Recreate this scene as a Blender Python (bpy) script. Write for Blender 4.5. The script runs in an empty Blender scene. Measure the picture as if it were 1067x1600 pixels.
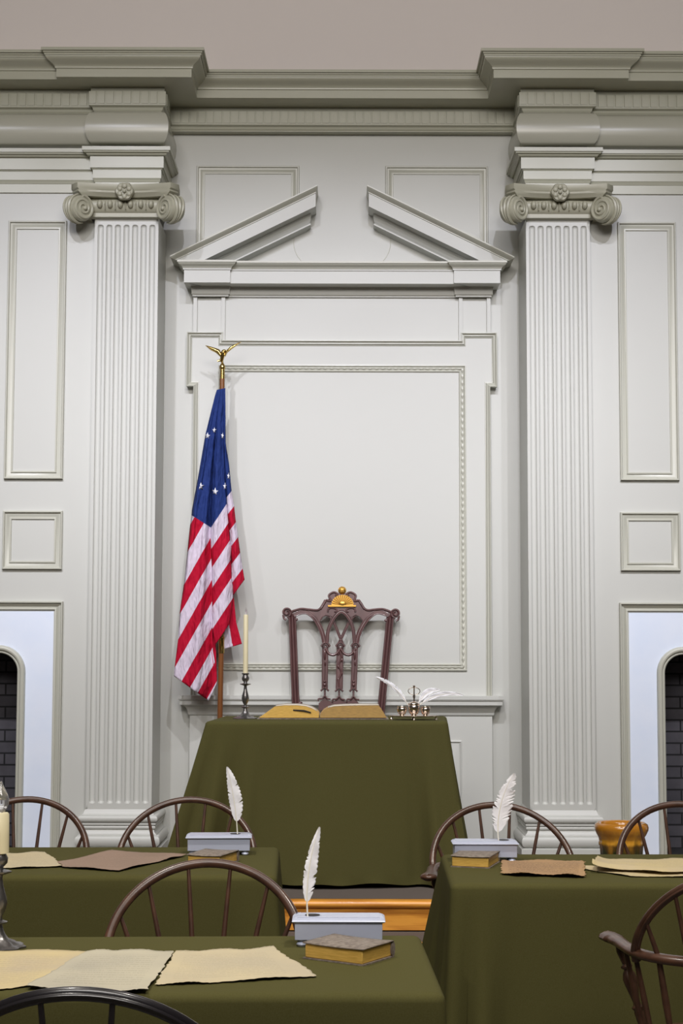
import bpy, bmesh, math, random
from math import sin, cos, pi, radians, sqrt, atan2, tan
from mathutils import Vector, Matrix
random.seed(7)
S = bpy.context.scene
C = S.collection

# ------------------------------------------------------------------ camera
F = 2535.0; EYE = 1.46; PITCH = radians(4.78); ROLL = radians(0.14)
cd = bpy.data.cameras.new('camera'); cam = bpy.data.objects.new('camera', cd); C.objects.link(cam)
cd.sensor_fit = 'VERTICAL'; cd.sensor_height = 24.0; cd.lens = F/1600*24.0
cd.clip_start = 0.05; cd.clip_end = 60
CAMR = Matrix.Rotation(pi/2+PITCH, 3, 'X') @ Matrix.Rotation(ROLL, 3, 'Z')
cam.location = (0, 0, EYE); cam.rotation_euler = CAMR.to_euler()
S.camera = cam

# ------------------------------------------------------------------ view, world, lights
S.view_settings.view_transform = 'Standard'; S.view_settings.look = 'None'
S.view_settings.gamma = 1.0; S.view_settings.use_curve_mapping = False
S.view_settings.exposure = 0.0
W = bpy.data.worlds.new('world'); S.world = W; W.use_nodes = True
W.node_tree.nodes['Background'].inputs[0].default_value = (1.0, 0.93, 0.86, 1)
W.node_tree.nodes['Background'].inputs[1].default_value = 0.05

def spot(x, y, z, tx, ty, tz, power, size=70, blend=1.0, col=(1, 1, 1), r=0.05):
    l = bpy.data.lights.new('ceiling_spot', 'SPOT'); l.energy = power; l.color = col
    l.spot_size = radians(size); l.spot_blend = blend; l.shadow_soft_size = r
    o = bpy.data.objects.new('ceiling_spot', l); C.objects.link(o); o.location = (x, y, z)
    o.rotation_euler = (Vector((tx, ty, tz))-Vector((x, y, z))).to_track_quat('-Z', 'Y').to_euler()
    return o
def area(x, y, z, tx, ty, tz, power, sx, sy, col=(1, 1, 1)):
    l = bpy.data.lights.new('ceiling_panel', 'AREA'); l.energy = power; l.color = col
    l.shape = 'RECTANGLE'; l.size = sx; l.size_y = sy
    o = bpy.data.objects.new('ceiling_panel', l); C.objects.link(o); o.location = (x, y, z)
    o.rotation_euler = (Vector((tx, ty, tz))-Vector((x, y, z))).to_track_quat('-Z', 'Y').to_euler()
    return o
for x in (-2.7, -1.7, -0.75, 0.15, 1.1, 2.1):           # row of spots washing the end wall
    spot(x, 4.7, 5.55, x*0.80, 9.0, 2.80, 218, 37.5, 1.0, (0.87, 0.875, 1.0), 0.022)
for x in (-2.9, -1.6, 0.1, 1.7, 2.9):                         # second row, added to brighten the foot of the wall
    spot(x, 4.9, 5.55, x*0.85, 8.9, 0.65, 315, 56, 1.0, (0.95, 0.94, 1.0), 0.022)
for x in (-1.5, 1.5):                                    # spots added over the desks to brighten the cloth tops
    spot(x, 4.0, 6.0, x*0.8, 4.6, 0.6, 500, 75, 1.0, (1.0, 0.94, 0.86), 0.10)
area(0, -0.6, 5.4, 0, 9.0, 4.4, 330, 5, 1.4, (1.0, 0.95, 0.91))     # unseen fill added behind the camera to lift everything facing it

# ------------------------------------------------------------------ measuring: pixel -> place
def ray(px, py):
    d = CAMR @ Vector(((px-533.5)/F, (800-py)/F, -1)); return d
def P(px, py, Y):
    d = ray(px, py); t = Y/d.y; return (d.x*t, EYE+d.z*t)
def zA(py, Y): return P(533.5, py, Y)[1]
def G(px, py, z):
    d = ray(px, py); t = (z-EYE)/d.z; return (d.x*t, d.y*t)

# ------------------------------------------------------------------ materials
def mat(name, col, rough=0.5, metal=0.0, spec=0.5, noise=None, bump=None, coat=0.0, sheen=0.0, trans=0.0, sss=0.0):
    m = bpy.data.materials.new(name); m.use_nodes = True; nt = m.node_tree; b = nt.nodes['Principled BSDF']
    b.inputs['Base Color'].default_value = (*col, 1); b.inputs['Roughness'].default_value = rough
    b.inputs['Metallic'].default_value = metal; b.inputs['Specular IOR Level'].default_value = spec
    b.inputs['Coat Weight'].default_value = coat; b.inputs['Coat Roughness'].default_value = 0.15
    b.inputs['Sheen Weight'].default_value = sheen; b.inputs['Transmission Weight'].default_value = trans
    b.inputs['Subsurface Weight'].default_value = sss
    tc = nt.nodes.new('ShaderNodeTexCoord')
    if noise:
        col2, scale, lo, hi = noise[:4]; sc3 = noise[4] if len(noise) > 4 else (1, 1, 1)
        mp = nt.nodes.new('ShaderNodeMapping'); mp.inputs['Scale'].default_value = sc3
        nz = nt.nodes.new('ShaderNodeTexNoise'); nz.inputs['Scale'].default_value = scale; nz.inputs['Detail'].default_value = 6
        r = nt.nodes.new('ShaderNodeValToRGB'); r.color_ramp.elements[0].position = lo; r.color_ramp.elements[1].position = hi
        r.color_ramp.elements[0].color = (*col, 1); r.color_ramp.elements[1].color = (*col2, 1)
        nt.links.new(tc.outputs['Object'], mp.inputs[0]); nt.links.new(mp.outputs[0], nz.inputs['Vector'])
        nt.links.new(nz.outputs[0], r.inputs[0]); nt.links.new(r.outputs[0], b.inputs['Base Color'])
    if bump:
        scale, st, dist = bump
        nz = nt.nodes.new('ShaderNodeTexNoise'); nz.inputs['Scale'].default_value = scale; nz.inputs['Detail'].default_value = 4
        bp = nt.nodes.new('ShaderNodeBump'); bp.inputs['Strength'].default_value = st; bp.inputs['Distance'].default_value = dist
        nt.links.new(tc.outputs['Object'], nz.inputs['Vector']); nt.links.new(nz.outputs[0], bp.inputs['Height'])
        nt.links.new(bp.outputs[0], b.inputs['Normal'])
    return m
WALL = mat('wall_paint', (0.57, 0.575, 0.535), 0.42, bump=(9, 0.06, 0.01))
TRIM = mat('trim_paint', (0.48, 0.48, 0.385), 0.30)  # olive moulding paint, deepened further to carry the reflected shade of the soffits
PANELT = mat('panel_moulding_paint', (0.50, 0.50, 0.425), 0.32)
FRIEZE = mat('frieze_paint', (0.48, 0.475, 0.395), 0.24)
CAPM = mat('capital_paint', (0.40, 0.39, 0.295), 0.40)
UPPER = mat('upper_wall_plaster', (0.80, 0.74, 0.71), 0.7, bump=(60, 0.1, 0.003))
CEIL = mat('ceiling_plaster', (0.6, 0.57, 0.53), 0.8)
BLUE = mat('blue_plaster', (0.74, 0.82, 0.96), 0.5, noise=((0.80, 0.86, 0.97), 5, 0.35, 0.7), bump=(30, 0.08, 0.004))
SOOT = mat('sooty_lining', (0.012, 0.012, 0.014), 0.9)
CARPET = mat('dais_carpet', (0.085, 0.065, 0.052), 0.95, noise=((0.12, 0.10, 0.085), 300, 0.3, 0.7), bump=(400, 0.3, 0.003))
FLOORM = mat('floor_carpet', (0.07, 0.06, 0.05), 0.95, noise=((0.1, 0.085, 0.07), 200, 0.3, 0.7))
OAK = mat('golden_oak', (0.80, 0.36, 0.055), 0.35, noise=((0.58, 0.22, 0.03), 3.5, 0.42, 0.62, (1.2, 1, 14)), coat=0.3)
CLOTH = mat('green_baize', (0.072, 0.066, 0.021), 0.95, spec=0.08, noise=((0.085, 0.080, 0.029), 350, 0.3, 0.7), bump=(500, 0.12, 0.001), sheen=0.0)
MAHOG = mat('mahogany', (0.080, 0.030, 0.030), 0.36, noise=((0.13, 0.055, 0.052), 30, 0.3, 0.7, (1, 1, 0.2)), coat=1.0, spec=0.8)  # base lifted towards lavender to stand in for the reflected sheen
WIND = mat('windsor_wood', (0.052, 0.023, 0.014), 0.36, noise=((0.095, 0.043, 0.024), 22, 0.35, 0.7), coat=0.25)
DARKW = mat('ebonised_wood', (0.012, 0.010, 0.012), 0.32, coat=0.5)  # near-black colour stands in for the unlit silhouette of the nearest chair
GOLD = mat('gilt', (0.62, 0.36, 0.08), 0.38, metal=0.85)
BRASS = mat('brass', (0.60, 0.42, 0.14), 0.22, metal=1.0)
SILVER = mat('silver', (0.74, 0.64, 0.56), 0.16, metal=1.0)
PEWTER = mat('pewter', (0.20, 0.19, 0.185), 0.30, metal=0.85, bump=(80, 0.3, 0.003))
STEEL = mat('pewter_box', (0.50, 0.54, 0.68), 0.38, metal=0.12)
CANDLE = mat('candle_wax', (0.80, 0.72, 0.47), 0.5, sss=0.0)
FLAME = mat('clear_flame_bulb', (0.9, 0.9, 0.92), 0.05, trans=0.9)
QUILL = mat('quill_white', (0.86, 0.86, 0.90), 0.6)
QSHAFT = mat('quill_shaft', (0.85, 0.82, 0.72), 0.4)
GILT = mat('gilt_page_edge', (0.74, 0.47, 0.11), 0.5, noise=((0.60, 0.36, 0.07), 40, 0.35, 0.65, (1, 1, 8)))
GILT2 = mat('aged_gilt_page_edge', (0.50, 0.31, 0.09), 0.55, noise=((0.36, 0.22, 0.07), 40, 0.35, 0.65, (1, 1, 8)))  # browner, darker gilt for the right-hand page block
PAGED = mat('page_paper', (0.62, 0.56, 0.46), 0.8)
LEATH = mat('worn_leather', (0.14, 0.11, 0.09), 0.6, noise=((0.26, 0.22, 0.18), 90, 0.35, 0.65))
INK = mat('black_ribbon', (0.015, 0.012, 0.01), 0.6)
POLEW = mat('pole_wood', (0.23, 0.085, 0.022), 0.35, noise=((0.15, 0.05, 0.014), 30, 0.3, 0.7, (1, 1, 0.1)), coat=0.4)
UPHOL = mat('leather_seat', (0.05, 0.02, 0.015), 0.5)
WHITE = mat('star_white', (0.80, 0.80, 0.84), 0.7)

def brick_mat():
    m = bpy.data.materials.new('fire_brick'); m.use_nodes = True; nt = m.node_tree; b = nt.nodes['Principled BSDF']
    b.inputs['Roughness'].default_value = 0.9
    tc = nt.nodes.new('ShaderNodeTexCoord'); sep = nt.nodes.new('ShaderNodeSeparateXYZ'); cb = nt.nodes.new('ShaderNodeCombineXYZ')
    nt.links.new(tc.outputs['Object'], sep.inputs[0]); ad = nt.nodes.new('ShaderNodeMath'); ad.operation = 'ADD'
    nt.links.new(sep.outputs[0], ad.inputs[0]); nt.links.new(sep.outputs[1], ad.inputs[1])
    nt.links.new(ad.outputs[0], cb.inputs[0]); nt.links.new(sep.outputs[2], cb.inputs[1])
    br = nt.nodes.new('ShaderNodeTexBrick'); br.inputs['Scale'].default_value = 1.0
    br.inputs['Brick Width'].default_value = 0.20; br.inputs['Row Height'].default_value = 0.064
    br.inputs['Mortar Size'].default_value = 0.005; br.inputs['Mortar'].default_value = (0.012, 0.012, 0.014, 1)
    br.inputs['Color1'].default_value = (0.105, 0.10, 0.115, 1); br.inputs['Color2'].default_value = (0.075, 0.072, 0.085, 1)
    nt.links.new(cb.outputs[0], br.inputs['Vector'])
    nz = nt.nodes.new('ShaderNodeTexNoise'); nz.inputs['Scale'].default_value = 14; nt.links.new(tc.outputs['Object'], nz.inputs['Vector'])
    mx = nt.nodes.new('ShaderNodeMixRGB'); mx.blend_type = 'MULTIPLY'; mx.inputs[0].default_value = 0.5
    nt.links.new(br.outputs['Color'], mx.inputs[1]); nt.links.new(nz.outputs[0], mx.inputs[2]); nt.links.new(mx.outputs[0], b.inputs['Base Color'])
    return m
BRICK = brick_mat()

def pot_mat():
    m = mat('pot_glaze', (0.5, 0.2, 0.02), 0.12, coat=0.6, bump=(60, 0.15, 0.004)); nt = m.node_tree; b = nt.nodes['Principled BSDF']
    tc = nt.nodes.new('ShaderNodeTexCoord'); sep = nt.nodes.new('ShaderNodeSeparateXYZ'); nt.links.new(tc.outputs['Object'], sep.inputs[0])
    nz = nt.nodes.new('ShaderNodeTexNoise'); nz.inputs['Scale'].default_value = 16; nz.inputs['Detail'].default_value = 5
    mp = nt.nodes.new('ShaderNodeMapping'); mp.inputs['Scale'].default_value = (1.4, 1.4, 0.35); nt.links.new(tc.outputs['Object'], mp.inputs[0]); nt.links.new(mp.outputs[0], nz.inputs['Vector'])
    ma = nt.nodes.new('ShaderNodeMath'); ma.operation = 'MULTIPLY_ADD'; ma.inputs[1].default_value = 0.16
    nt.links.new(nz.outputs[0], ma.inputs[0]); nt.links.new(sep.outputs[2], ma.inputs[2])
    r = nt.nodes.new('ShaderNodeValToRGB'); e = r.color_ramp.elements
    mr = nt.nodes.new('ShaderNodeMapRange'); mr.inputs[1].default_value = 0.0; mr.inputs[2].default_value = 0.36
    nt.links.new(ma.outputs[0], mr.inputs[0]); nt.links.new(mr.outputs[0], r.inputs[0])
    e[0].position = 0.58; e[0].color = (0.03, 0.045, 0.006, 1); e[1].position = 0.90; e[1].color = (0.42, 0.17, 0.015, 1)
    n = e.new(0.67); n.color = (0.20, 0.10, 0.008, 1); n = e.new(0.75); n.color = (0.62, 0.30, 0.03, 1)
    nt.links.new(r.outputs[0], b.inputs['Base Color'])
    return m
POT = pot_mat()

def paper_mat(name, c1, c2, edge, lines=0.25, scale=6):
    m = mat(name, c1, 0.8, noise=(c2, scale, 0.35, 0.68)); nt = m.node_tree; b = nt.nodes['Principled BSDF']
    src = b.inputs['Base Color'].links[0].from_socket
    tc = nt.nodes.new('ShaderNodeTexCoord'); uv = nt.nodes.new('ShaderNodeSeparateXYZ'); nt.links.new(tc.outputs['UV'], uv.inputs[0])
    # faded handwriting: broken rows of marks in sheet coordinates
    wv = nt.nodes.new('ShaderNodeMath'); wv.operation = 'SINE'; mu = nt.nodes.new('ShaderNodeMath'); mu.operation = 'MULTIPLY'; mu.inputs[1].default_value = 120
    nt.links.new(uv.outputs[1], mu.inputs[0]); nt.links.new(mu.outputs[0], wv.inputs[0])
    gt = nt.nodes.new('ShaderNodeMath'); gt.operation = 'GREATER_THAN'; gt.inputs[1].default_value = 0.35; nt.links.new(wv.outputs[0], gt.inputs[0])
    mp = nt.nodes.new('ShaderNodeMapping'); mp.inputs['Scale'].default_value = (70, 25, 1); nt.links.new(tc.outputs['UV'], mp.inputs[0])
    nz = nt.nodes.new('ShaderNodeTexNoise'); nz.inputs['Scale'].default_value = 1.0; nt.links.new(mp.outputs[0], nz.inputs['Vector'])
    g2 = nt.nodes.new('ShaderNodeMath'); g2.operation = 'GREATER_THAN'; g2.inputs[1].default_value = 0.47; nt.links.new(nz.outputs[0], g2.inputs[0])
    m1 = nt.nodes.new('ShaderNodeMath'); m1.operation = 'MULTIPLY'; nt.links.new(gt.outputs[0], m1.inputs[0]); nt.links.new(g2.outputs[0], m1.inputs[1])
    # margins
    def win(sock, a, c):
        g = nt.nodes.new('ShaderNodeMath'); g.operation = 'GREATER_THAN'; g.inputs[1].default_value = a; nt.links.new(sock, g.inputs[0])
        l = nt.nodes.new('ShaderNodeMath'); l.operation = 'LESS_THAN'; l.inputs[1].default_value = c; nt.links.new(sock, l.inputs[0])
        k = nt.nodes.new('ShaderNodeMath'); k.operation = 'MULTIPLY'; nt.links.new(g.outputs[0], k.inputs[0]); nt.links.new(l.outputs[0], k.inputs[1]); return k
    a1 = win(uv.outputs[0], 0.12, 0.88); a2 = win(uv.outputs[1], 0.12, 0.88)
    m2 = nt.nodes.new('ShaderNodeMath'); m2.operation = 'MULTIPLY'; nt.links.new(a1.outputs[0], m2.inputs[0]); nt.links.new(a2.outputs[0], m2.inputs[1])
    m3 = nt.nodes.new('ShaderNodeMath'); m3.operation = 'MULTIPLY'; nt.links.new(m1.outputs[0], m3.inputs[0]); nt.links.new(m2.outputs[0], m3.inputs[1])
    m4 = nt.nodes.new('ShaderNodeMath'); m4.operation = 'MULTIPLY'; m4.inputs[1].default_value = lines; nt.links.new(m3.outputs[0], m4.inputs[0])
    mx = nt.nodes.new('ShaderNodeMixRGB'); mx.inputs[2].default_value = (*edge, 1)
    nt.links.new(m4.outputs[0], mx.inputs[0]); nt.links.new(src, mx.inputs[1]); nt.links.new(mx.outputs[0], b.inputs['Base Color'])
    return m
PAP_Y = paper_mat('yellow_parchment', (0.55, 0.45, 0.24), (0.47, 0.39, 0.26), (0.32, 0.26, 0.17), 0.3)
PAP_G = paper_mat('grey_parchment', (0.50, 0.46, 0.34), (0.40, 0.37, 0.29), (0.25, 0.22, 0.16), 0.3, 4)
PAP_C = paper_mat('cream_parchment', (0.54, 0.46, 0.29), (0.46, 0.40, 0.28), (0.30, 0.25, 0.17), 0.3, 5)
PAP_B = paper_mat('brown_parchment', (0.29, 0.20, 0.15), (0.25, 0.175, 0.13), (0.16, 0.11, 0.08), 0.3)
PAP_T = paper_mat('tan_parchment', (0.40, 0.25, 0.12), (0.34, 0.21, 0.11), (0.11, 0.065, 0.03), 0.75)

def flag_mat():
    m = bpy.data.materials.new('flag_cloth'); m.use_nodes = True; nt = m.node_tree; b = nt.nodes['Principled BSDF']
    b.inputs['Roughness'].default_value = 0.8; b.inputs['Specular IOR Level'].default_value = 0.2
    tc = nt.nodes.new('ShaderNodeTexCoord'); sp = nt.nodes.new('ShaderNodeSeparateXYZ'); nt.links.new(tc.outputs['UV'], sp.inputs[0])
    hv = nt.nodes.new('ShaderNodeMath'); hv.operation = 'MULTIPLY'; hv.inputs[1].default_value = 0.5; nt.links.new(sp.outputs[1], hv.inputs[0])
    fr = nt.nodes.new('ShaderNodeMath'); fr.operation = 'FRACT'; nt.links.new(hv.outputs[0], fr.inputs[0])
    gt = nt.nodes.new('ShaderNodeMath'); gt.operation = 'GREATER_THAN'; gt.inputs[1].default_value = 0.5; nt.links.new(fr.outputs[0], gt.inputs[0])
    m1 = nt.nodes.new('ShaderNodeMixRGB'); m1.inputs[1].default_value = (0.64, 0.56, 0.66, 1); m1.inputs[2].default_value = (0.44, 0.003, 0.026, 1)
    nt.links.new(gt.outputs[0], m1.inputs[0])
    ct = nt.nodes.new('ShaderNodeMath'); ct.operation = 'GREATER_THAN'; ct.inputs[1].default_value = 0.0; nt.links.new(sp.outputs[0], ct.inputs[0])
    m2 = nt.nodes.new('ShaderNodeMixRGB'); m2.inputs[2].default_value = (0.014, 0.033, 0.155, 1)
    nt.links.new(ct.outputs[0], m2.inputs[0]); nt.links.new(m1.outputs[0], m2.inputs[1]); nt.links.new(m2.outputs[0], b.inputs['Base Color'])
    nz = nt.nodes.new('ShaderNodeTexNoise'); nz.inputs['Scale'].default_value = 28; mp = nt.nodes.new('ShaderNodeMapping')
    mp.inputs['Rotation'].default_value = (0, 0.45, 0); mp.inputs['Scale'].default_value = (1.6, 1, 0.45)
    nt.links.new(tc.outputs['Object'], mp.inputs[0]); nt.links.new(mp.outputs[0], nz.inputs['Vector'])
    bp = nt.nodes.new('ShaderNodeBump'); bp.inputs['Strength'].default_value = 0.9; bp.inputs['Distance'].default_value = 0.02
    nt.links.new(nz.outputs[0], bp.inputs['Height']); nt.links.new(bp.outputs[0], b.inputs['Normal'])
    return m
FLAGM = flag_mat()

# ------------------------------------------------------------------ mesh helpers
class MB:
    def __init__(s): s.v = []; s.f = []; s.uv = {}
    def add(s, vs, fs, uvs=None):
        o = len(s.v); s.v += [tuple(p) for p in vs]
        s.f += [tuple(i+o for i in f) for f in fs]
        if uvs:
            for i, u in enumerate(uvs): s.uv[o+i] = u
        return s
    def box(s, x0, x1, y0, y1, z0, z1):
        return s.add([(x, y, z) for x in (x0, x1) for y in (y0, y1) for z in (z0, z1)],
                     [(0, 1, 3, 2), (4, 6, 7, 5), (0, 4, 5, 1), (2, 3, 7, 6), (0, 2, 6, 4), (1, 5, 7, 3)])
    def grid(s, fn, nu, nv, uvfn=None, closeu=False):
        vs = []; uvs = []
        for i in range(nu+(0 if closeu else 1)):
            for j in range(nv+1):
                vs.append(fn(i/nu, j/nv)); uvs.append(uvfn(i/nu, j/nv) if uvfn else (i/nu, j/nv))
        N = nu if closeu else nu
        fs = []
        M = nv+1; T = nu if closeu else nu+1
        for i in range(nu):
            k = (i+1) % T
            for j in range(nv): fs.append((i*M+j, k*M+j, k*M+j+1, i*M+j+1))
        return s.add(vs, fs, uvs)
    def prism(s, pts, y0, y1):                     # pts (x,z) outline extruded along y
        n = len(pts)
        vs = [(p[0], y0, p[1]) for p in pts]+[(p[0], y1, p[1]) for p in pts]
        fs = [tuple(range(n)), tuple(range(2*n-1, n-1, -1))]+[(i, i+n, (i+1) % n+n, (i+1) % n) for i in range(n)]
        return s.add(vs, fs)
    def zprism(s, pts, z0, z1):
        n = len(pts)
        vs = [(p[0], p[1], z0) for p in pts]+[(p[0], p[1], z1) for p in pts]
        fs = [tuple(range(n-1, -1, -1)), tuple(range(n, 2*n))]+[(i, (i+1) % n, (i+1) % n+n, i+n) for i in range(n)]
        return s.add(vs, fs)
    def tube(s, pts, r, n=10, closed=False, flat=None, up=None, cap=True):
        # pts 3D; r number / list / list of (ra, rb): ra across, rb along `up`
        pts = [Vector(p) for p in pts]; m = len(pts)
        rr = r if isinstance(r, (list, tuple)) else [r]*m
        vs = []; prev = None
        for i, p in enumerate(pts):
            if closed: t = pts[(i+1) % m]-pts[i-1]
            else: t = pts[min(i+1, m-1)]-pts[max(i-1, 0)]
            if t.length < 1e-9: t = Vector((0, 0, 1))
            t.normalize()
            if up is not None: u = Vector(up)
            elif prev is None: u = Vector((0, 1, 0)) if abs(t.y) < 0.9 else Vector((1, 0, 0))
            else: u = prev
            u = u-t*u.dot(t)
            if u.length < 1e-6: u = Vector((1, 0, 0))-t*t.x
            u.normalize(); prev = u; w = t.cross(u)
            ra, rb = rr[i] if isinstance(rr[i], (list, tuple)) else (rr[i], rr[i])
            for k in range(n):
                a = 2*pi*k/n; vs.append(p+w*(ra*cos(a))+u*(rb*sin(a)))
        fs = []
        for i in range(m if closed else m-1):
            j = (i+1) % m
            for k in range(n): fs.append((i*n+k, i*n+(k+1) % n, j*n+(k+1) % n, j*n+k))
        if cap and not closed: fs += [tuple(range(n-1, -1, -1)), tuple((m-1)*n+k for k in range(n))]
        return s.add(vs, fs)
    def lathe(s, prof, c=(0, 0, 0), n=24, mtx=None, mod=None):
        vs = []
        for (r, z) in prof:
            for k in range(n):
                a = 2*pi*k/n; q = r*(mod(a, z) if mod else 1); v = Vector((q*cos(a), q*sin(a), z))
                vs.append((mtx @ v if mtx else v)+Vector(c))
        m = len(prof)
        fs = [(i*n+k, i*n+(k+1) % n, (i+1)*n+(k+1) % n, (i+1)*n+k) for i in range(m-1) for k in range(n)]
        if prof[0][0] > 1e-5: fs.append(tuple(range(n-1, -1, -1)))
        if prof[-1][0] > 1e-5: fs.append(tuple((m-1)*n+k for k in range(n)))
        return s.add(vs, fs)
    def ball(s, c, rx, ry=None, rz=None, n=14, m=8):
        ry = ry or rx; rz = rz or rx
        def fn(u, v):
            a = 2*pi*u; b = pi*(v-0.5)
            return (c[0]+rx*cos(b)*cos(a), c[1]+ry*cos(b)*sin(a), c[2]+rz*sin(b))
        return s.grid(fn, n, m, closeu=True)
    def build(s, name, m, parent=None, smooth=40, bevel=0.0, solid=0.0, label=None, loc=None):
        me = bpy.data.meshes.new(name); me.from_pydata(s.v, [], s.f)
        if s.uv:
            ul = me.uv_layers.new(name='UVMap')
            for lp in me.loops: ul.data[lp.index].uv = s.uv.get(lp.vertex_index, (0, 0))
        bm = bmesh.new(); bm.from_mesh(me)
        bmesh.ops.remove_doubles(bm, verts=bm.verts, dist=1e-6)
        bmesh.ops.recalc_face_normals(bm, faces=bm.faces); bm.to_mesh(me); bm.free()
        if smooth:
            me.polygons.foreach_set('use_smooth', [True]*len(me.polygons)); me.set_sharp_from_angle(angle=radians(smooth))
        me.materials.append(m); o = bpy.data.objects.new(name, me); C.objects.link(o)
        if parent is not None: o.parent = parent
        if bevel: b = o.modifiers.new('bevel', 'BEVEL'); b.width = bevel; b.segments = 2; b.limit_method = 'ANGLE'
        if solid: b = o.modifiers.new('solid', 'SOLIDIFY'); b.thickness = solid; b.offset = 0
        if label: o['label'] = label
        if loc: o.location = loc
        return o
def tag(o, label, cat, group=None, kind=None):
    o['label'] = label; o['category'] = cat
    if group: o['group'] = group
    if kind: o['kind'] = kind
    return o
def struct(o, label=None):
    o['kind'] = 'structure'
    if label: o['label'] = label
    return o
def thing(name, label, cat, loc=(0, 0, 0), rz=0, group=None):
    o = bpy.data.objects.new(name, None); C.objects.link(o); o.empty_display_size = 0.1
    o.location = loc; o.rotation_euler = (0, 0, rz); return tag(o, label, cat, group)
def children(o): return [c for c in bpy.data.objects if c.parent == o]
def dup(o, parent=None):
    c = o.copy(); C.objects.link(c)
    if parent is not None: c.parent = parent
    for ch in children(o): dup(ch, c)
    return c
def mitre(path, closed, d, nrm):
    out = []; n = len(path)
    for i in range(n):
        p = Vector(path[i])
        a = (p-Vector(path[i-1])) if (closed or i > 0) else None
        b = (Vector(path[(i+1) % n])-p) if (closed or i < n-1) else None
        if a is None: a = b
        if b is None: b = a
        na = nrm(a.normalized()); nb = nrm(b.normalized())
        m = na+nb; m = m/max(m.dot(m)/2, 1e-6) if m.length > 1e-6 else na
        out.append(p+m*d)
    return out
def sweep_plan(mb, prof, path):                    # prof [(proj, z)], path [(x,y)] left to right, proud towards -y
    nrm = lambda t: Vector((t.y, -t.x))
    cols = [[(q.x, q.y, z) for q in mitre(path, False, pr, nrm)] for pr, z in prof]
    n = len(path); vs = [p for c in cols for p in c]; m = len(prof)
    mb.add(vs, [(i*n+k, i*n+k+1, (i+1)*n+k+1, (i+1)*n+k) for i in range(m-1) for k in range(n-1)])
def sweep_wall(mb, prof, path, y0, closed=True):   # prof [(inset, proj)], path [(x,z)] clockwise seen from the room
    nrm = lambda t: Vector((t.y, -t.x))
    cols = []
    for off, pr in prof: cols.append([(q.x, y0-pr, q.y) for q in mitre(path, closed, off, nrm)])
    n = len(path); m = len(prof); vs = [p for c in cols for p in c]
    K = n if closed else n-1
    mb.add(vs, [(i*n+k, i*n+(k+1) % n, (i+1)*n+(k+1) % n, (i+1)*n+k) for i in range(m-1) for k in range(K)])
def spline(pts, n=8, closed=False):
    pts = [Vector(p) for p in pts]; out = []; m = len(pts)
    rng = range(m if closed else m-1)
    for i in rng:
        g = (lambda k: pts[k % m]) if closed else (lambda k: pts[min(max(k, 0), m-1)])
        p0, p1, p2, p3 = g(i-1), g(i), g(i+1), g(i+2)
        for j in range(n):
            t = j/n
            out.append(0.5*((2*p1)+(p2-p0)*t+(2*p0-5*p1+4*p2-p3)*t*t+(3*p1-p0-3*p2+p3)*t*t*t))
    if not closed: out.append(pts[-1])
    return out

# ================================================================== THE ROOM
DZ = 0.36                                           # dais height
YP, YW, YR = 8.70, 8.75, 9.08                       # pilaster face, wing wall, recess wall
XI = (P(820+1.8, 345, YP)[0]-P(247.9, 345, YP)[0])/2
XO = (P(921.5, 345, YP)[0]-P(148.4, 345, YP)[0])/2
XM = 3.6
def hw(l, r, py, Y): return (P(r, py, Y)[0]-P(l, py, Y)[0])/2

struct(MB().box(-XM, XM, -1.0, 7.2, -0.05, 0.0).build('floor', FLOORM))
struct(MB().box(-XM, XM, -1.0, 9.3, 6.3, 6.4).build('ceiling', CEIL))
struct(MB().box(-XM, XM, 8.80, 9.30, zA(78, 8.5), 6.3).build('wall_upper', UPPER))
struct(MB().box(-XO-.02, XO+.02, YR, 9.3, DZ, zA(78, 8.5)).build('wall_back', WALL))
# fireplace opening limits
FXI = hw(80, 982.6, 1100, YW); FXR = FXI+1.16; FZT = zA(955.7, YW)
for s, nm in ((-1, 'wall_left'), (1, 'wall_right')):
    mb = MB()
    def bx(a, b, z0, z1): mb.box(min(s*a, s*b), max(s*a, s*b), YW, 9.3, z0, z1)
    bx(XO-.004, FXI, DZ, zA(78, 8.5)); bx(FXI, FXR, FZT, zA(78, 8.5)); bx(FXR, XM, DZ, zA(78, 8.5))
    struct(mb.build(nm, WALL))

# dais and steps
mb = MB().box(-XM, XM, 7.23, 9.3, 0, DZ-0.004); struct(mb.build('floor_dais', CARPET))
struct(MB().box(-XM, XM, 7.245, 8.74, DZ-0.004, DZ).build('floor_dais_carpet', CARPET))
def nosing(y, ztop):
    pr = []
    for k in range(9): a = -pi/2+pi*k/8; pr.append((-0.016*cos(a), ztop-0.016+0.016*sin(a)))
    prof = [(y+0.04, ztop-0.032)]+[(y+q[0], q[1]) for q in pr]+[(y+0.05, ztop)]
    m = MB(); m.add([(x, p[0], p[1]) for p in prof for x in (-XM, XM)], [(2*i, 2*i+1, 2*i+3, 2*i+2) for i in range(len(prof)-1)])
    return m
struct(nosing(7.20, DZ).build('trim_1', OAK), 'golden oak nosing along the dais edge')
struct(MB().box(-XM, XM, 7.205, 7.24, 0.232, DZ-0.030).build('trim_2', OAK), 'golden oak riser under the dais edge')
struct(MB().box(-XM, XM, 6.93, 7.23, 0.0, 0.226).build('floor_step', CARPET))
struct(nosing(6.90, 0.228).build('trim_3', OAK), 'golden oak nosing on the lower step')

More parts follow.
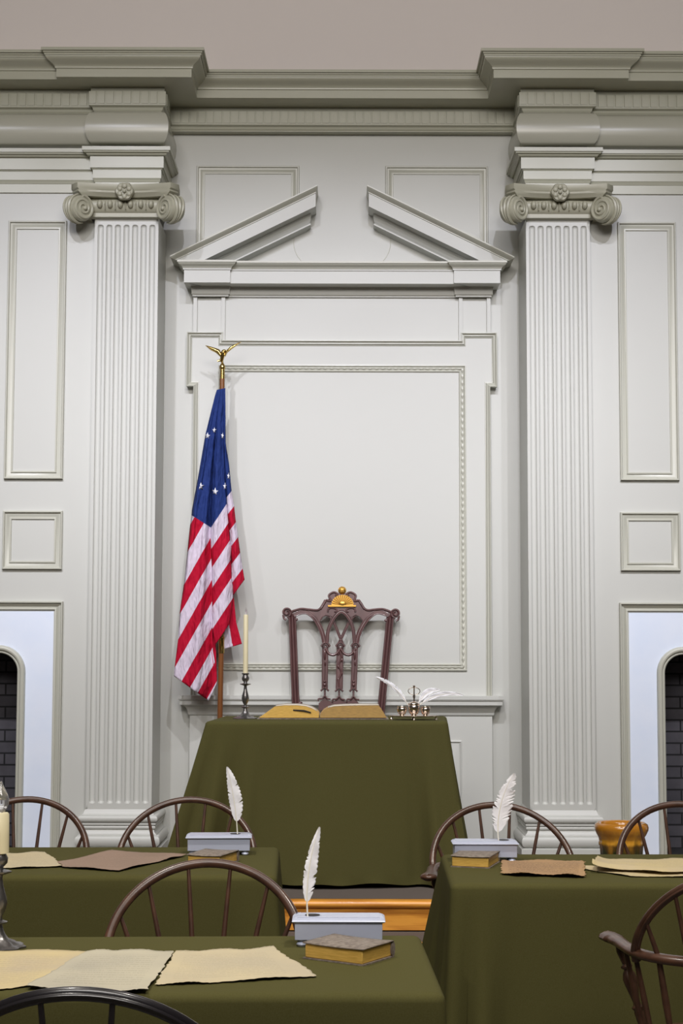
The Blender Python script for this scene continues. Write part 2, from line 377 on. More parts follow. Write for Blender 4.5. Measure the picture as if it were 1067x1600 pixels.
# ---- entablature: profiles measured on the block over a pilaster
def Z(py, pr): return zA(py, YP-pr)
z_cor = Z(121, .19)
corn = [(0.0, z_cor), (0.035, z_cor), (0.19, z_cor), (0.19, Z(108.5, .19)), (0.197, Z(107.5, .19))]
zb = Z(107.5, .19); zt = Z(86.5, .24)
for k in range(0, 11):
    t = k/10; corn.append((0.197+0.045*(t-0.16*sin(2*pi*t)), zb+(zt-zb)*t))
corn += [(0.246, Z(86, .25)), (0.246, Z(83, .25)), (0.252, Z(82.5, .25)), (0.252, Z(79.5, .25)), (0.262, Z(79, .26)), (0.262, Z(74.4, .26)), (0.0, Z(74.4, .26))]
YC = 9.03
pc = [(-XM, YW-.01), (-XO, YW-.01), (-XO, YP), (-XI, YP), (-XI, YC), (XI, YC), (XI, YP), (XO, YP), (XO, YW-.01), (XM, YW-.01)]
mb = MB(); sweep_plan(mb, corn, pc)
struct(mb.build('trim_4', TRIM, smooth=35), 'projecting cornice that breaks forward over the pilasters')
zt0, zt1 = Z(138, .03), Z(166, .03)
bedp = [(0.0, z_cor), (0.028, z_cor), (0.028, zt0), (0.028, Z(162.5, .03)), (0.036, Z(163, .03)), (0.036, Z(165.5, .03)), (0.026, Z(167, .03))]
for k in range(7):
    t = k/6; bedp.append((0.026-0.016*(t+0.12*sin(2*pi*t)), Z(167, .02)+(Z(174, .02)-Z(167, .02))*t))
bedp += [(0.010, Z(176, .01)), (0.0, Z(176, .01)), (-0.2, Z(176, .01))]
mb = MB(); sweep_plan(mb, bedp, pc)
DW, DSP = 0.0375, 0.0474
zd0, zd1 = Z(143.2, .04), Z(162, .04)
def dent_run(xa, xb, yf):
    L = xb-xa; n = int(round((L+DSP-DW)/DSP)); sp = (L-DW)/(n-1)
    for k in range(n): mb.box(xa+k*sp, xa+k*sp+DW, yf-0.011, yf+0.005, zd1, zd0)
for s in (-1, 1):
    a, b = XI-0.036, XO+0.036
    dent_run(min(s*a, s*b), max(s*a, s*b), YP-.028)
    a, b = XO+0.055, XM
    dent_run(min(s*a, s*b), max(s*a, s*b), YW-.01-.028)
    for k in range(3):
        y0 = YP+0.01+k*DSP; xx = s*(XI-0.028); mb.box(min(xx, xx-s*.011), max(xx, xx-s*.011), y0, y0+DW, zd1, zd0)
dent_run(-XI+0.045, XI-0.045, YC-.028)
struct(mb.build('trim_5', TRIM, smooth=35), 'dentil course under the cornice')

fr = []
z0, z1 = Z(176, 0), Z(228.5, 0)
for k in range(17):
    a = pi*k/16; fr.append((0.054*sin(a)**0.8, (z0+z1)/2+(z0-z1)/2*cos(a)))
arch = [(0.0, Z(228.8, .06)), (0.066, Z(229, .066)), (0.066, Z(235, .066)), (0.060, Z(235.5, .06)), (0.058, Z(238, .06))]
for k in range(7):
    t = k/6; arch.append((0.056-0.022*(t+0.13*sin(2*pi*t)), Z(238, .05)+(Z(243.5, .04)-Z(238, .05))*t))
arch += [(0.027, Z(244, .027)), (0.027, Z(262.6, .027)), (0.020, Z(263, .02)), (0.017, Z(265.5, .015)), (0.013, Z(266, .012)), (0.013, Z(279, .012)),
         (0.009, Z(280.5, .01)), (0.006, Z(283, .006)), (0.004, Z(285, .004)), (0.001, Z(285.7, .0)), (0.001, Z(299, 0)), (-0.03, Z(299, 0))]
for s in (-1, 1):
    lab = 'left' if s < 0 else 'right'
    if s < 0: path = [(-XM, YW-.01), (-XO, YW-.01), (-XO, YP), (-XI, YP), (-XI, YR+.02)]
    else: path = [(XI, YR+.02), (XI, YP), (XO, YP), (XO, YW-.01), (XM, YW-.01)]
    mb = MB(); sweep_plan(mb, fr, path)
    struct(mb.build('trim_%d' % (6 if s < 0 else 7), FRIEZE, smooth=50), 'bulging frieze over the %s pilaster and wing' % lab)
    mb = MB(); sweep_plan(mb, arch, path)
    struct(mb.build('trim_%d' % (8 if s < 0 else 9), TRIM, smooth=30), 'stepped architrave over the %s pilaster and wing' % lab)

# ---- pilasters
NF = 7; FR = 0.0165; 
def pilaster(s):
    xc = s*(XI+XO)/2
    t = thing('pilaster', 'fluted grey-green pilaster %s, scrolled capital on top' % ('behind the empty chairs beside the flag' if s < 0 else 'beside the glazed brown pot'), 'pilaster', (xc, YP, DZ), 0, 'fluted pilasters of the end wall')
    HWD = (XO-XI)/2
    ztop = zA(341, YP)-DZ; zbot = zA(1268, YP)-DZ
    zf1 = zA(352, YP)-DZ; zf0 = zA(1256.5, YP)-DZ
    sp = (HWD*2-0.062)/(NF-1)*0.985
    xs = [-HWD]
    cen = [(-(NF-1)/2+i)*sp for i in range(NF)]
    for c_ in cen:
        for k in range(11): xs.append(c_+FR*cos(pi-pi*k/10))
    xs.append(HWD)
    zs = [zbot]
    for k in range(9): zs.append(zf0+FR*(1-cos(pi/2*k/8)))
    zs += [zf0+FR+(zf1-zf0-2*FR)*k/6 for k in range(1, 6)]
    for k in range(9): zs.append(zf1-FR+FR*sin(pi/2*k/8))
    zs.append(ztop)
    def dep(x, z):
        c_ = min(cen, key=lambda q: abs(q-x)); dx = x-c_
        dz = max(0, (zf0+FR)-z, z-(zf1-FR)); q = FR*FR-dx*dx-dz*dz
        return 0.85*sqrt(q) if q > 0 else 0.0
    vs = [(x, dep(x, z), z) for x in xs for z in zs]; m = len(zs)
    fs = [(i*m+j, (i+1)*m+j, (i+1)*m+j+1, i*m+j+1) for i in range(len(xs)-1) for j in range(m-1)]
    mb = MB(); mb.add(vs, fs)
    inn = -s
    # sides: inner side runs back to the recess wall, outer to the wing wall
    for sd in (-1, 1):
        yb = (YR-YP) if sd == inn else (YW-YP)
        mb.add([(sd*HWD, 0, zbot), (sd*HWD, 0, ztop), (sd*HWD, yb, ztop), (sd*HWD, yb, zbot)], [(0, 1, 2, 3)])
    mb.build('shaft', WALL, t, smooth=50)
    # base mouldings
    def zz(py): return zA(py, YP-.03)-DZ
    pr = [(0.0, zz(1266)), (0.006, zz(1268)), (0.010, zz(1272)), (0.016, zz(1274.5))]
    def torus(y1, y2, p0, p1):
        for k in range(9): a = -pi/2+pi*k/8; pr.append((p0+(p1-p0)*cos(a), (zz(y1)+zz(y2))/2-(zz(y1)-zz(y2))/2*sin(a)))
    torus(1275, 1286.5, 0.018, 0.036); pr.append((0.026, zz(1287))); pr.append((0.026, zz(1290)))
    torus(1291, 1297, 0.016, 0.024); pr.append((0.018, zz(1301))); pr.append((0.030, zz(1305)))
    torus(1306, 1324, 0.030, 0.050); pr.append((0.046, zz(1325))); pr.append((0.052, zz(1326))); pr.append((0.052, 0.0))
    path = [(-HWD, (YR-YP) if inn < 0 else (YW-YP)), (-HWD, 0), (HWD, 0), (HWD, (YR-YP) if inn > 0 else (YW-YP))]
    mb = MB(); sweep_plan(mb, pr, path); mb.build('base', WALL, t, smooth=40)
    # capital
    def zc(py): return zA(py, YP-.08)-DZ
    def zc1(py): return zA(py, YP-.03)-DZ
    A = 0.292; ch = 0.055                       # abacus half width, corner chamfer
    def abac(off):
        a = A+off; pts = []
        # plan, from back left round the front to back right; front edge concave
        pts += [(-a+ch*0.15, 0.05), (-a, -0.075-off), (-a+ch*0.75, -0.125-off)]
        for k in range(1, 12):
            u = -1+2*k/12; pts.append((u*(a-ch*0.75), -0.125-off+0.038*(1-u*u)))
        pts += [(a-ch*0.75, -0.125-off), (a, -0.075-off), (a-ch*0.15, 0.05)]
        return pts
    cap = MB()
    lev = [(0.0, zc(289)), (0.0, zc(297)), (-0.006, zc(299)), (-0.004, zc(302)), (-0.014, zc(305)), (-0.022, zc(308))]
    rings = [[(x, y, z) for x, y in abac(o)] for o, z in lev]; n = len(rings[0])
    cap.add([p for r in rings for p in r], [(i*n+k, i*n+k+1, (i+1)*n+k+1, (i+1)*n+k) for i in range(len(lev)-1) for k in range(n-1)]+[tuple(range(n)), tuple(range((len(lev)-1)*n, len(lev)*n))])
    # echinus bell between the scrolls
    ech = [(0.030, zc1(307)), (0.034, zc1(311)), (0.052, zc1(316)), (0.060, zc1(322)), (0.050, zc1(330)), (0.034, zc1(334)), (0.034, zc1(340)), (0.004, zc1(341.5))]
    sweep_plan(cap, ech, [(-HWD-.015, 0.05), (-HWD-.015, 0), (HWD+.015, 0), (HWD+.015, 0.05)])
    capo = cap.build('capital', CAPM, t, smooth=45)
    eg = MB()
    for k in range(6):
        x = (-2.5+k)*0.0555; eg.ball((x, -0.058, zc1(322)), 0.0165, 0.022, 0.023)
        if k < 5: eg.tube([(x+.0277, -0.055, zc1(316)), (x+.0277, -0.066, zc1(322)), (x+.0277, -0.055, zc1(330))], [0.003, 0.006, 0.003], 6)
    eg.build('egg_moulding', CAPM, capo)
    for sx in (-1, 1):
        vol = MB(); c0 = Vector((sx*(A-0.040), -0.085, zc(328)))
        ax = Vector((sx*0.70, -0.72, 0)).normalized()    # diagonal: the scroll's plane holds this and z
        nx = Vector((-ax.y, ax.x, 0))*(1)                # scroll axis
        if nx.y > 0: nx = -nx
        Rr = 0.072
        # solid scroll body
        mt = Matrix((ax, Vector((0, 0, 1)), nx)).transposed()
        bp = [(0.0, -0.047), (Rr*.45, -0.049), (Rr*.9, -0.043), (Rr, -0.026), (Rr*0.93, 0), (Rr, 0.026), (Rr*.9, 0.043), (Rr*.45, 0.049), (0.0, 0.047)]
        vol.lathe(bp, c0, 28, mt)
        for sd in (-1, 1):
            pts = []; rad = []
            for k in range(64):
                a = k/63*2*pi*2.3; rr_ = Rr*(0.93-0.80*k/63)
                dirx = -1
                pts.append(c0+ax*(rr_*cos(a+pi*0.5)*dirx*-1)+Vector((0, 0, 1))*(rr_*sin(a+pi*0.5))+nx*(sd*(0.045+0.006*k/63)))
                rad.append(0.0085-0.004*k/63)
            vol.tube(pts, rad, 7); vol.ball(pts[-1], 0.012)
        # leaf wrapping the outside of the scroll
        for q in (-0.5, 0, 0.5):
            pts = [c0+ax*((Rr+.004)*cos(a))+Vector((0, 0, 1))*((Rr+.004)*sin(a))+nx*(0.040*q*(1+.6*sin(a))) for a in [radians(-110+k*14) for k in range(14)]]
            vol.tube(pts, [0.004+0.007*sin(pi*k/13) for k in range(14)], 6)
        vol.build('volute', CAPM, capo, smooth=50)
    ro = MB(); rc = Vector((0.0, -0.100, zc(301.5)))
    mt = Matrix.Rotation(pi/2, 3, 'X')
    ro.lathe([(0, -0.02), (0.046, -0.02), (0.050, 0.0), (0.044, 0.012), (0.02, 0.006), (0.0, 0.006)], rc, 36, mt, mod=lambda a, z: 1+0.05*cos(6*a))
    for k in range(6):
        a = k*pi/3+pi/6; ro.ball((rc.x+0.029*cos(a), rc.y-0.010, rc.z+0.029*sin(a)), 0.0145, 0.008, 0.0145)
    ro.ball((rc.x, rc.y-0.012, rc.z), 0.0115, 0.010, 0.0115)
    ro.build('rosette', CAPM, capo, smooth=50)
    return t
pilaster(-1); pilaster(1)

# ---- wall panels framed by mouldings
PROF = [(0, 0), (0, .015), (.003, .019), (.008, .019), (.011, .015), (.0115, .009), (.018, .0085), (.024, .006), (.031, .0015), (.036, .001), (.0365, .007), (.041, .008), (.045, .007), (.046, 0)]
def rect(x0, x1, z0, z1): return [(x0, z0), (x0, z1), (x1, z1), (x1, z0)]     # clockwise from the room
trim_n = [10]
def panel(x0, x1, z0, z1, y, prof=PROF, label=None):
    mb = MB(); sweep_wall(mb, prof, rect(x0, x1, z0, z1), y)
    o = struct(mb.build('trim_%d' % trim_n[0], PANELT, smooth=35), label); trim_n[0] += 1; return o
a0, a1 = (hw(104, 963, 347, YW)+hw(96, 967, 750, YW))/2, (hw(14, 1055, 347, YW)+hw(5, 1059, 750, YW))/2
b0, b1 = hw(95.5, 967, 845, YW), hw(3, 1060.5, 845, YW)
for s, w in ((-1, 'left'), (1, 'right')):
    panel(min(s*a0, s*a1), max(s*a0, s*a1), zA(750, YW), zA(347, YW), YW, label='moulding round the tall %s wing panel' % w)
    panel(min(s*b0, s*b1), max(s*b0, s*b1), zA(891, YW), zA(799.5, YW), YW, label='moulding round the square %s wing panel' % w)

# ---- fireplaces
def fireplace(s):
    w = 'behind the candlestick' if s < 0 else 'behind the brown glazed pot'
    t = thing('fireplace', 'pale blue plastered fireplace with rounded brick opening %s' % w, 'fireplace', (s*(FXI+FXR)/2, YW, DZ), 0, 'fireplaces of the wings')
    H2 = (FXR-FXI)/2; zt_ = FZT-DZ
    ox = hw(24, 1036, 1100, YW); ow = (FXI+FXR)/2-ox; oz = zA(1021.4, YW)-DZ; R = 0.10
    def outline(off):
        a = ow+off; r = R+off; top = oz+off; pts = [(-a, 0.0)]
        for k in range(13): q = pi-pi/2*k/12; pts.append((-a+r+r*cos(q), top-r+r*sin(q)))
        for k in range(13): q = pi/2-pi/2*k/12; pts.append((a-r+r*cos(q), top-r+r*sin(q)))
        pts.append((a, 0.0)); return pts
    inn = outline(0.0); out = []
    for (x, z) in inn:
        if abs(z) < 1e-6: out.append((H2 if x > 0 else -H2, 0)); continue
    m = len(inn); out = [(-H2, 0)]
    for k in range(1, 14): f = (k-1)/12; out.append((-H2, zt_*(0.6+0.8*f)) if f < .5 else (-H2+(H2-ow*.75)*(f-.5)*2, zt_))
    for k in range(14, 27): f = (k-14)/12; out.append((H2-(H2-ow*.75)*(1-f*2), zt_) if f < .5 else (H2, zt_*(1.4-0.8*f)))
    out.append((H2, 0))
    mb = MB(); n = len(inn)
    mb.add([(x, 0.0, z) for x, z in inn]+[(x, 0.0, z) for x, z in out], [(k, k+1, n+k+1, n+k) for k in range(n-1)])
    mb.add([(x, 0.0, z) for x, z in inn]+[(x, 0.06, z) for x, z in inn], [(k, k+1, n+k+1, n+k) for k in range(n-1)])
    mb.build('plaster_surround', BLUE, t, smooth=0)
    # arch moulding
    mb = MB(); pr = [(0.0, 0.0), (0.0, .010), (.005, .014), (.010, .010), (.012, .010)]+[(.026-.014*cos(a), .010+.014*sin(a)) for a in [pi*k/8 for k in range(9)]]+[(.041, .004), (.042, 0)]
    cols = [[(x, -p_, z) for x, z in outline(o_)] for o_, p_ in pr]
    mb.add([p for c in cols for p in c], [(i*n+k, i*n+k+1, (i+1)*n+k+1, (i+1)*n+k) for i in range(len(pr)-1) for k in range(n-1)])
    mb.build('arch_moulding', PANELT, t, smooth=50)
    mb = MB(); mg = -(0.052)
    sweep_wall(mb, [(q+mg, p_*1.3) for q, p_ in PROF], [(-H2, 0), (-H2, zt_), (H2, zt_), (H2, 0)], 0.0, closed=False)
    mb.build('frame_moulding', PANELT, t, smooth=35)
    # fire box
    a = ow+0.005; D = 0.34
    mb = MB(); mb.add([(-a, .061, 0), (a, .061, 0), (a*.88, D, 0), (-a*.88, D, 0), (-a, .061, oz+.02), (a, .061, oz+.02), (a*.88, D, oz+.02), (-a*.88, D, oz+.02)],
                      [(3, 2, 6, 7), (0, 3, 7, 4), (2, 1, 5, 6)])
    mb.build('brick_lining', BRICK, t, smooth=0)
    mb = MB(); mb.add([(-a, .061, 0), (a, .061, 0), (a*.88, D, 0), (-a*.88, D, 0), (-a, .061, oz+.02), (a, .061, oz+.02), (a*.88, D, oz+.02), (-a*.88, D, oz+.02)],
                      [(0, 1, 2, 3)]); mb.v = mb.v[:4]
    mb.build('hearth', SOOT, t, smooth=0)
    mb = MB(); mb.add([(-a, .061, oz+.02), (a, .061, oz+.02), (a*.88, D, oz+.02), (-a*.88, D, oz+.02)], [(0, 3, 2, 1)])
    mb.build('throat', SOOT, t, smooth=0)
fireplace(-1); fireplace(1)

# ---- recess: upper panels, pediment, eared frame, rope frame, shelf, dado
u0, u1 = hw(470.5, 605, 270, YR), hw(310, 764.5, 300, YR)
for s, w in ((-1, 'left'), (1, 'right')):
    zo, zi_, zt_p = zA(392, YR), zA(318, YR), zA(260.5, YR)
    pth = [(-u1, zo), (-u1, zt_p), (-u0, zt_p), (-u0, zi_)] if s < 0 else [(u0, zi_), (u0, zt_p), (u1, zt_p), (u1, zo)]
    mb = MB(); sweep_wall(mb, PROF, pth, YR); o = struct(mb.build('trim_%d' % trim_n[0], PANELT, smooth=35)); trim_n[0] += 1; o['label'] = 'moulding round the %s panel over the pediment' % w

ped = thing('pediment_doorcase', 'grey-green panelled doorcase with broken triangular pediment behind the carved armchair', 'doorcase', (0, YR, DZ))
YA = YR-0.035                                      # face of the architrave slab
def L(z): return z-DZ
def X_(l, r, py, Y=None): return hw(l, r, py, Y or YA)
# body slab following the eared outline
xe = X_(295, 778.5, 560); xs_ = X_(304.5, 766, 560); xn = X_(350, 720.4, 525)
ze1, ze0, zn = L(zA(520.4, YA)), L(zA(604.5, YA)), L(zA(533, YA)); zs = L(zA(1088, YA))
xu = X_(304.8, 768.3, 490); zu = L(zA(462, YA))
mb = MB().prism([(-xs_, zs), (-xs_, ze0), (-xe, ze0), (-xe, ze1), (-xu, ze1), (-xu, zu), (xu, zu), (xu, ze1), (xe, ze1), (xe, ze0), (xs_, ze0), (xs_, zs)], -0.035, 0.0)
mb.build('architrave_board', WALL, ped, smooth=0)
eared = [(-xs_, zs), (-xs_, ze0), (-xe, ze0), (-xe, ze1), (-xn, ze1), (-xn, zn), (xn, zn), (xn, ze1), (xe, ze1), (xe, ze0), (xs_, ze0), (xs_, zs)]
mb = MB(); sweep_wall(mb, [(-.001, 0), (-.001, .022), (.004, .024), (.008, .016), (.013, .012), (.018, .014), (.024, .005), (.027, .004), (.028, 0)], eared, -0.035, closed=False)
mb.build('eared_moulding', PANELT, ped, smooth=35)
# rope frame and sunk field
xr = X_(338, 728, 800); zr1, zr0 = L(zA(570.5, YA)), L(zA(1047.5, YA))
mb = MB(); rp = rect(-xr, xr, zr0, zr1)
sweep_wall(mb, [(0, 0), (0, .010), (.006, .012), (.009, .006), (.012, .004), (.030, .004), (.032, .010), (.038, .008), (.040, 0)], rp, -0.035)
q = 0.020
cs = [(-xr+q, zr0+q), (-xr+q, zr1-q), (xr-q, zr1-q), (xr-q, zr0+q)]
for k in range(4):
    a, b = Vector((cs[k][0], 0, cs[k][1])), Vector((cs[(k+1) % 4][0], 0, cs[(k+1) % 4][1])); Ln = (b-a).length; n = int(Ln/.0055)
    pts = [a.lerp(b, i/n)+Vector((0, -0.041, 0)) for i in range(n+1)]
    mb.tube(pts, [0.0055+0.0020*sin(2*pi*i*Ln/n/0.036) for i in range(n+1)], 6)
mb.build('rope_moulding', PANELT, ped, smooth=50)
# little pilaster strips under the entablature
for s in (-1, 1):
    for l, r in ((304.8, 768.3), (348.2, 724.3)):
        mb = MB()
        xa = X_(l, r, 490)-(0 if l < 320 else 0.0); wd = 0.021
        mb.box(min(s*xa, s*(xa-wd)), max(s*xa, s*(xa-wd)), -0.053, -0.034, ze1 if l < 320 else zn, zu)
        mb.build('strip', WALL, ped, smooth=0)
# entablature with blocks at each end
xb1 = X_(290, 781, 435, YR-.12); xb0 = X_(362.5, 710, 435, YR-.12)
def ZE(py, pr): return L(zA(py, YR-.035-pr))
entB = [(-.02, ZE(464.5, 0)), (.012, ZE(464.5, .012)), (.012, ZE(461.5, .012)), (.018, ZE(461, .018)), (.018, ZE(458.5, .018))]
zlo, zhi = ZE(458.5, .02), ZE(443, .03)
for k in range(8):
    a = pi/2*k/7; entB.append((.018+.020*(1-cos(a)), zlo+(zhi-zlo)*sin(a)))
entB += [(-.02, zhi)]
ent = [(-.06, ZE(443.5, .11)), (.082, ZE(443.5, .11)), (.082, ZE(424, .11)), (.088, ZE(423.5, .115)), (.088, ZE(421.5, .115))]
za, zb_ = ZE(421, .12), ZE(411, .15)
for k in range(7):
    t = k/6; ent.append((.090+.024*(t-0.14*sin(2*pi*t)), za+(zb_-za)*t))
ent += [(.118, ZE(411, .15)), (.118, ZE(408, .15)), (-.06, ZE(407.5, .15))]
y1, y2 = -0.035-.022, -0.035
xw = xb1-0.082; xv = xb0
def epath(wx, vx, dy): return [(-wx, 0.0), (-wx, y1+dy), (-vx, y1+dy), (-vx, y2+dy), (vx, y2+dy), (vx, y1+dy), (wx, y1+dy), (wx, 0.0)]
mc = MB(); sweep_plan(mc, ent[4:-1], epath(xw, xv+.082, -.035)); mc.build('crown_moulding', PANELT, ped, smooth=32)  # olive moulding paint here also darkens the down-facing crown in place of shade
mb = MB(); sweep_plan(mb, ent[:5]+ent[-2:], epath(xw, xv+.082, -.035)) if False else (sweep_plan(mb, ent[:5], epath(xw, xv+.082, -.035)), sweep_plan(mb, ent[-2:], epath(xw, xv+.082, -.035))); sweep_plan(mb, entB, epath(xw+.031, xv+.028, 0))
mb.build('entablature', WALL, ped, smooth=32)
# raking cornices
sl = -0.4757
for s in (-1, 1):
    ang = atan2(397.5-288, 497-266.8)
    # perpendicular heights of profile below the top line, with projection from recess wall
    prof = [(0.000, 0.0), (0.000, .205), (0.006, .205), (0.012, .200), (0.018, .190), (0.024, .180), (0.026, .178), (0.030, .178), (0.0305, .172), (0.098, .172), (0.0985, .085),
            (0.108, .083), (0.116, .088), (0.122, .084), (0.134, .080), (0.142, .072), (0.150, .068), (0.151, .082), (0.158, .082), (0.159, .030), (0.165, .0)]
    xt0, zt0_ = P(497.5, 287.5, YR-.2); xt1, zt1_ = P(267.5, 398.5, YR-.2)
    xR, zR = P(574.5, 290, YR-.2); xL2, zL2 = P(805, 402, YR-.2)
    xt0 = -(abs(xt0)+abs(xR))/2; xt1 = -(abs(xt1)+abs(xL2))/2; zt0_ = (zt0_+zR)/2; zt1_ = (zt1_+zL2)/2
    ang = atan2(zt0_-zt1_, xt0-xt1); ca = cos(ang); zcut = ZE(408, .118)
    front = []; vsF = []
    for off, pj in prof:
        dz = off/ca                               # vertical drop of this line
        xe0 = xt0-(.205-pj)*0.33                  # inner (upper) end returns
        xe1 = xt1+(.205-pj)*0.85
        zz0 = zt0_+(xe0-xt0)*tan(ang)-dz; zz1 = zt1_+(xe1-xt1)*tan(ang)-dz
        if zz1 < L(0)+DZ+0 + (zcut+DZ) - 0.0:      # trim at the top of the entablature
            need = (zcut+DZ)
            if zz1 < need: xe1 = xe1+(need-zz1)/tan(ang); zz1 = need
        vsF.append(((s*-1)*xe1*1.0, -pj, zz1-DZ, (s*-1)*xe0, zz0-DZ))
    mb = MB(); n = len(vsF); vs = []
    for (x1_, y_, z1_, x0_, z0_) in vsF: vs += [(x1_, 0, z1_), (x1_, y_, z1_), (x0_, y_, z0_), (x0_, 0, z0_)]
    fs = []
    for i in range(n-1):
        for k in range(3): fs.append((i*4+k, (i+1)*4+k, (i+1)*4+k+1, i*4+k+1))
    kc = 7*3
    mb.add(vs[7*4:], [tuple(q-28 for q in f) for f in fs[kc:]]); rk = mb.build('raking_cornice', WALL, ped, smooth=30)
    MB().add(vs[:8*4], fs[:kc]).build('crown_moulding', PANELT, rk, smooth=30)  # crown split off in the darker paint, partly for its downward shade
# fine ring line in the tympanum
for s in (-1, 1):
    pts = [(s*hw(536.5-h_, 536.5+h_, y_, YR), -.001, zA(y_, YR)-DZ) for h_, y_ in ((66, 352), (72.5, 362), (75.3, 374), (75, 386), (71, 398), (63, 409))]
    MB().tube(spline(pts, 6), 0.0022, 6).build('ring_bead', PANELT, ped)
# shelf
YSH = YR-.045
def ZS(py, pr): return L(zA(py, YSH-pr))
xd = hw(296, 769, 1150, YSH)
sh = [(0, ZS(1118, 0)), (.006, ZS(1117.5, .006)), (.010, ZS(1116, .01))]
for k in range(7):
    a = pi/2*k/6; sh.append((.010+.032*(1-cos(a)), ZS(1116, .01)+(ZS(1102.5, .04)-ZS(1116, .01))*sin(a)))
sh += [(.052, ZS(1101.5, .05)), (.052, ZS(1095, .052)), (.058, ZS(1094.5, .058)), (.058, ZS(1093.3, .058)), (.062, ZS(1093, .062)), (.062, ZS(1087.5, .062)), (-.045, ZS(1087.3, .062))]
mb = MB(); sweep_plan(mb, sh, [(-xd, 0), (-xd, -.045), (xd, -.045), (xd, 0)])
mb.build('shelf', WALL, ped, smooth=32)
mb = MB().box(-xd, xd, -.045, 0, 0, ZS(1117, 0)); mb.build('dado', WALL, ped, smooth=0)
xq = hw(344, 721, 1157, YSH)
mb = MB(); sweep_wall(mb, [(0, 0), (0, .010), (.004, .012), (.008, .007), (.014, .004), (.016, .004), (.046, .016), (.052, .016)], rect(-xq, xq, 0.12, L(zA(1157, YSH))), -.045)
mb.build('dado_panel', WALL, ped, smooth=30)

# ================================================================== CLOTH-COVERED TABLES
def tablecloth(name, label, top, flare, zt, zb, folds, group=None, rise=None, corner_r=0.02, seed=1):
    # top: 4 corners (x,y) in order front-left, front-right, back-right, back-left
    rnd = random.Random(seed); cx = sum(p[0] for p in top)/4; cy = sum(p[1] for p in top)/4
    per = []
    NS = 64
    for e in range(4):
        a, b = Vector(top[e]), Vector(top[(e+1) % 4]); fa, fb = Vector(flare[e]), Vector(flare[(e+1) % 4])
        d = (b-a).normalized(); nr = Vector((d.y, -d.x)); Ln = (b-a).length
        n = max(24, int(Ln/0.018))
        for i in range(n):
            u = i/n; per.append((a.lerp(b, u), nr, e, u, Ln, fa, fb))
    N = len(per); sm = []
    for i, (p, nr, e, u, Ln, fa, fb) in enumerate(per):
        # round the corners in plan
        q = p.copy(); du = min(u, 1-u)*Ln; nn = nr
        if du < corner_r:
            k = (1-du/corner_r); eo = (e-1) % 4 if u < .5 else (e+1) % 4
            d2 = (Vector(top[(eo+1) % 4])-Vector(top[eo])).normalized(); n2 = Vector((d2.y, -d2.x))
            q = q-(nr+n2)*corner_r*0.25*k*k
            nn = (nr+n2*k).normalized()
        # flare towards corners
        ca_ = math.exp(-u*Ln/0.22); cb_ = math.exp(-(1-u)*Ln/0.22)
        fl = fa*ca_+fb*cb_
        sm.append((q, nn, fl, e, u, Ln))
    mb = MB(); rows = []
    NR = 30
    for r in range(NR+1):
        t = r/NR; ring = []
        for (q, nn, fl, e, u, Ln) in sm:
            if r == 0: ring.append((q.x-nn.x*.016, q.y-nn.y*.016, zt)); continue
            if r == 1: ring.append((q.x-nn.x*.005, q.y-nn.y*.005, zt-.003)); continue
            if r == 2: ring.append((q.x+nn.x*.002, q.y+nn.y*.002, zt-.010)); continue
            if r == 3: ring.append((q.x+nn.x*.004, q.y+nn.y*.004, zt-.018)); continue
            tt = (r-3)/(NR-3); s_ = u*Ln
            off = nn*(0.004+0.012*tt)+fl*tt
            w = 0
            for (fe, pos, wid, amp) in folds:
                if fe == e:
                    w += 1.7*amp*math.exp(-((s_-pos-0.0*tt)/(wid*(0.5+0.5*tt)))**2)
            w += 0.006*sin(s_*9+e*2+seed)+0.004*sin(s_*23+1.3*seed)
            off = off+nn*(w*tt**1.25)
            zbb = zb+(rise(e, u) if rise else 0)
            z = (zt-.018)+(zbb-(zt-.018))*tt
            if tt > .97: off = off+nn*0.004*sin(s_*40+seed)
            ring.append((q.x+off.x, q.y+off.y, z))
        rows.append(ring)
    vs = [p for r in rows for p in r]
    fs = [(i*N+k, i*N+(k+1) % N, (i+1)*N+(k+1) % N, (i+1)*N+k) for i in range(NR) for k in range(N)]
    o = len(vs); vs += [(cx+(p[0]-cx)*.93, cy+(p[1]-cy)*.93, zt) for p in rows[0]]; fs += [(k, (k+1) % N, o+(k+1) % N, o+k) for k in range(N)]
    fs.append(tuple(range(o, o+N)))
    mb.add(vs, fs)
    return tag(mb.build(name, CLOTH, smooth=60), label, 'tablecloth', group)
TG = 'green cloths over the tables'
ZT = 0.76; ZTM = DZ+0.76
def corners(fl, fr_, br, bl, z): return [G(*fl, z), G(*fr_, z), G(*br, z), G(*bl, z)]
mt_ = corners((321, 1127), (699, 1127), (697, 1118.5), (349, 1118.5), ZTM)
tablecloth('tablecloth', 'green cloth over the raised table on the dais, open book on top', mt_,
           [(-.20, -.05), (.10, -.04), (.10, .02), (-.16, .02)], ZTM, DZ+.004,
           [(0, 0.05, .03, -.03), (0, 0.10, .025, .035), (0, .165, .03, -.035), (0, .23, .035, .02), (0, 1.02, .03, .03), (0, .95, .04, -.02), (0, .55, .2, .02), (1, .1, .05, .03), (3, .5, .05, .02)],
           TG, rise=lambda e, u: (.030*(1-u)+.004*sin(u*30)+.005*sin(u*11)+.004) if e == 0 else 0.005, seed=2)
tables = {}
bl = corners((-420, 1368), (431, 1368), (435, 1323), (-330, 1323), ZT)
tablecloth('tablecloth', 'green cloth over the left table farther back, pink-brown parchment on it', bl,
           [(0, 0), (.05, -.03), (.06, .03), (0, 0)], ZT, 0.004,
           [(0, bl[1][0]-bl[0][0]-.08, .03, .02), (0, bl[1][0]-bl[0][0]-.16, .035, -.02), (1, .3, .06, .03), (1, .55, .06, .03)], TG, seed=3)
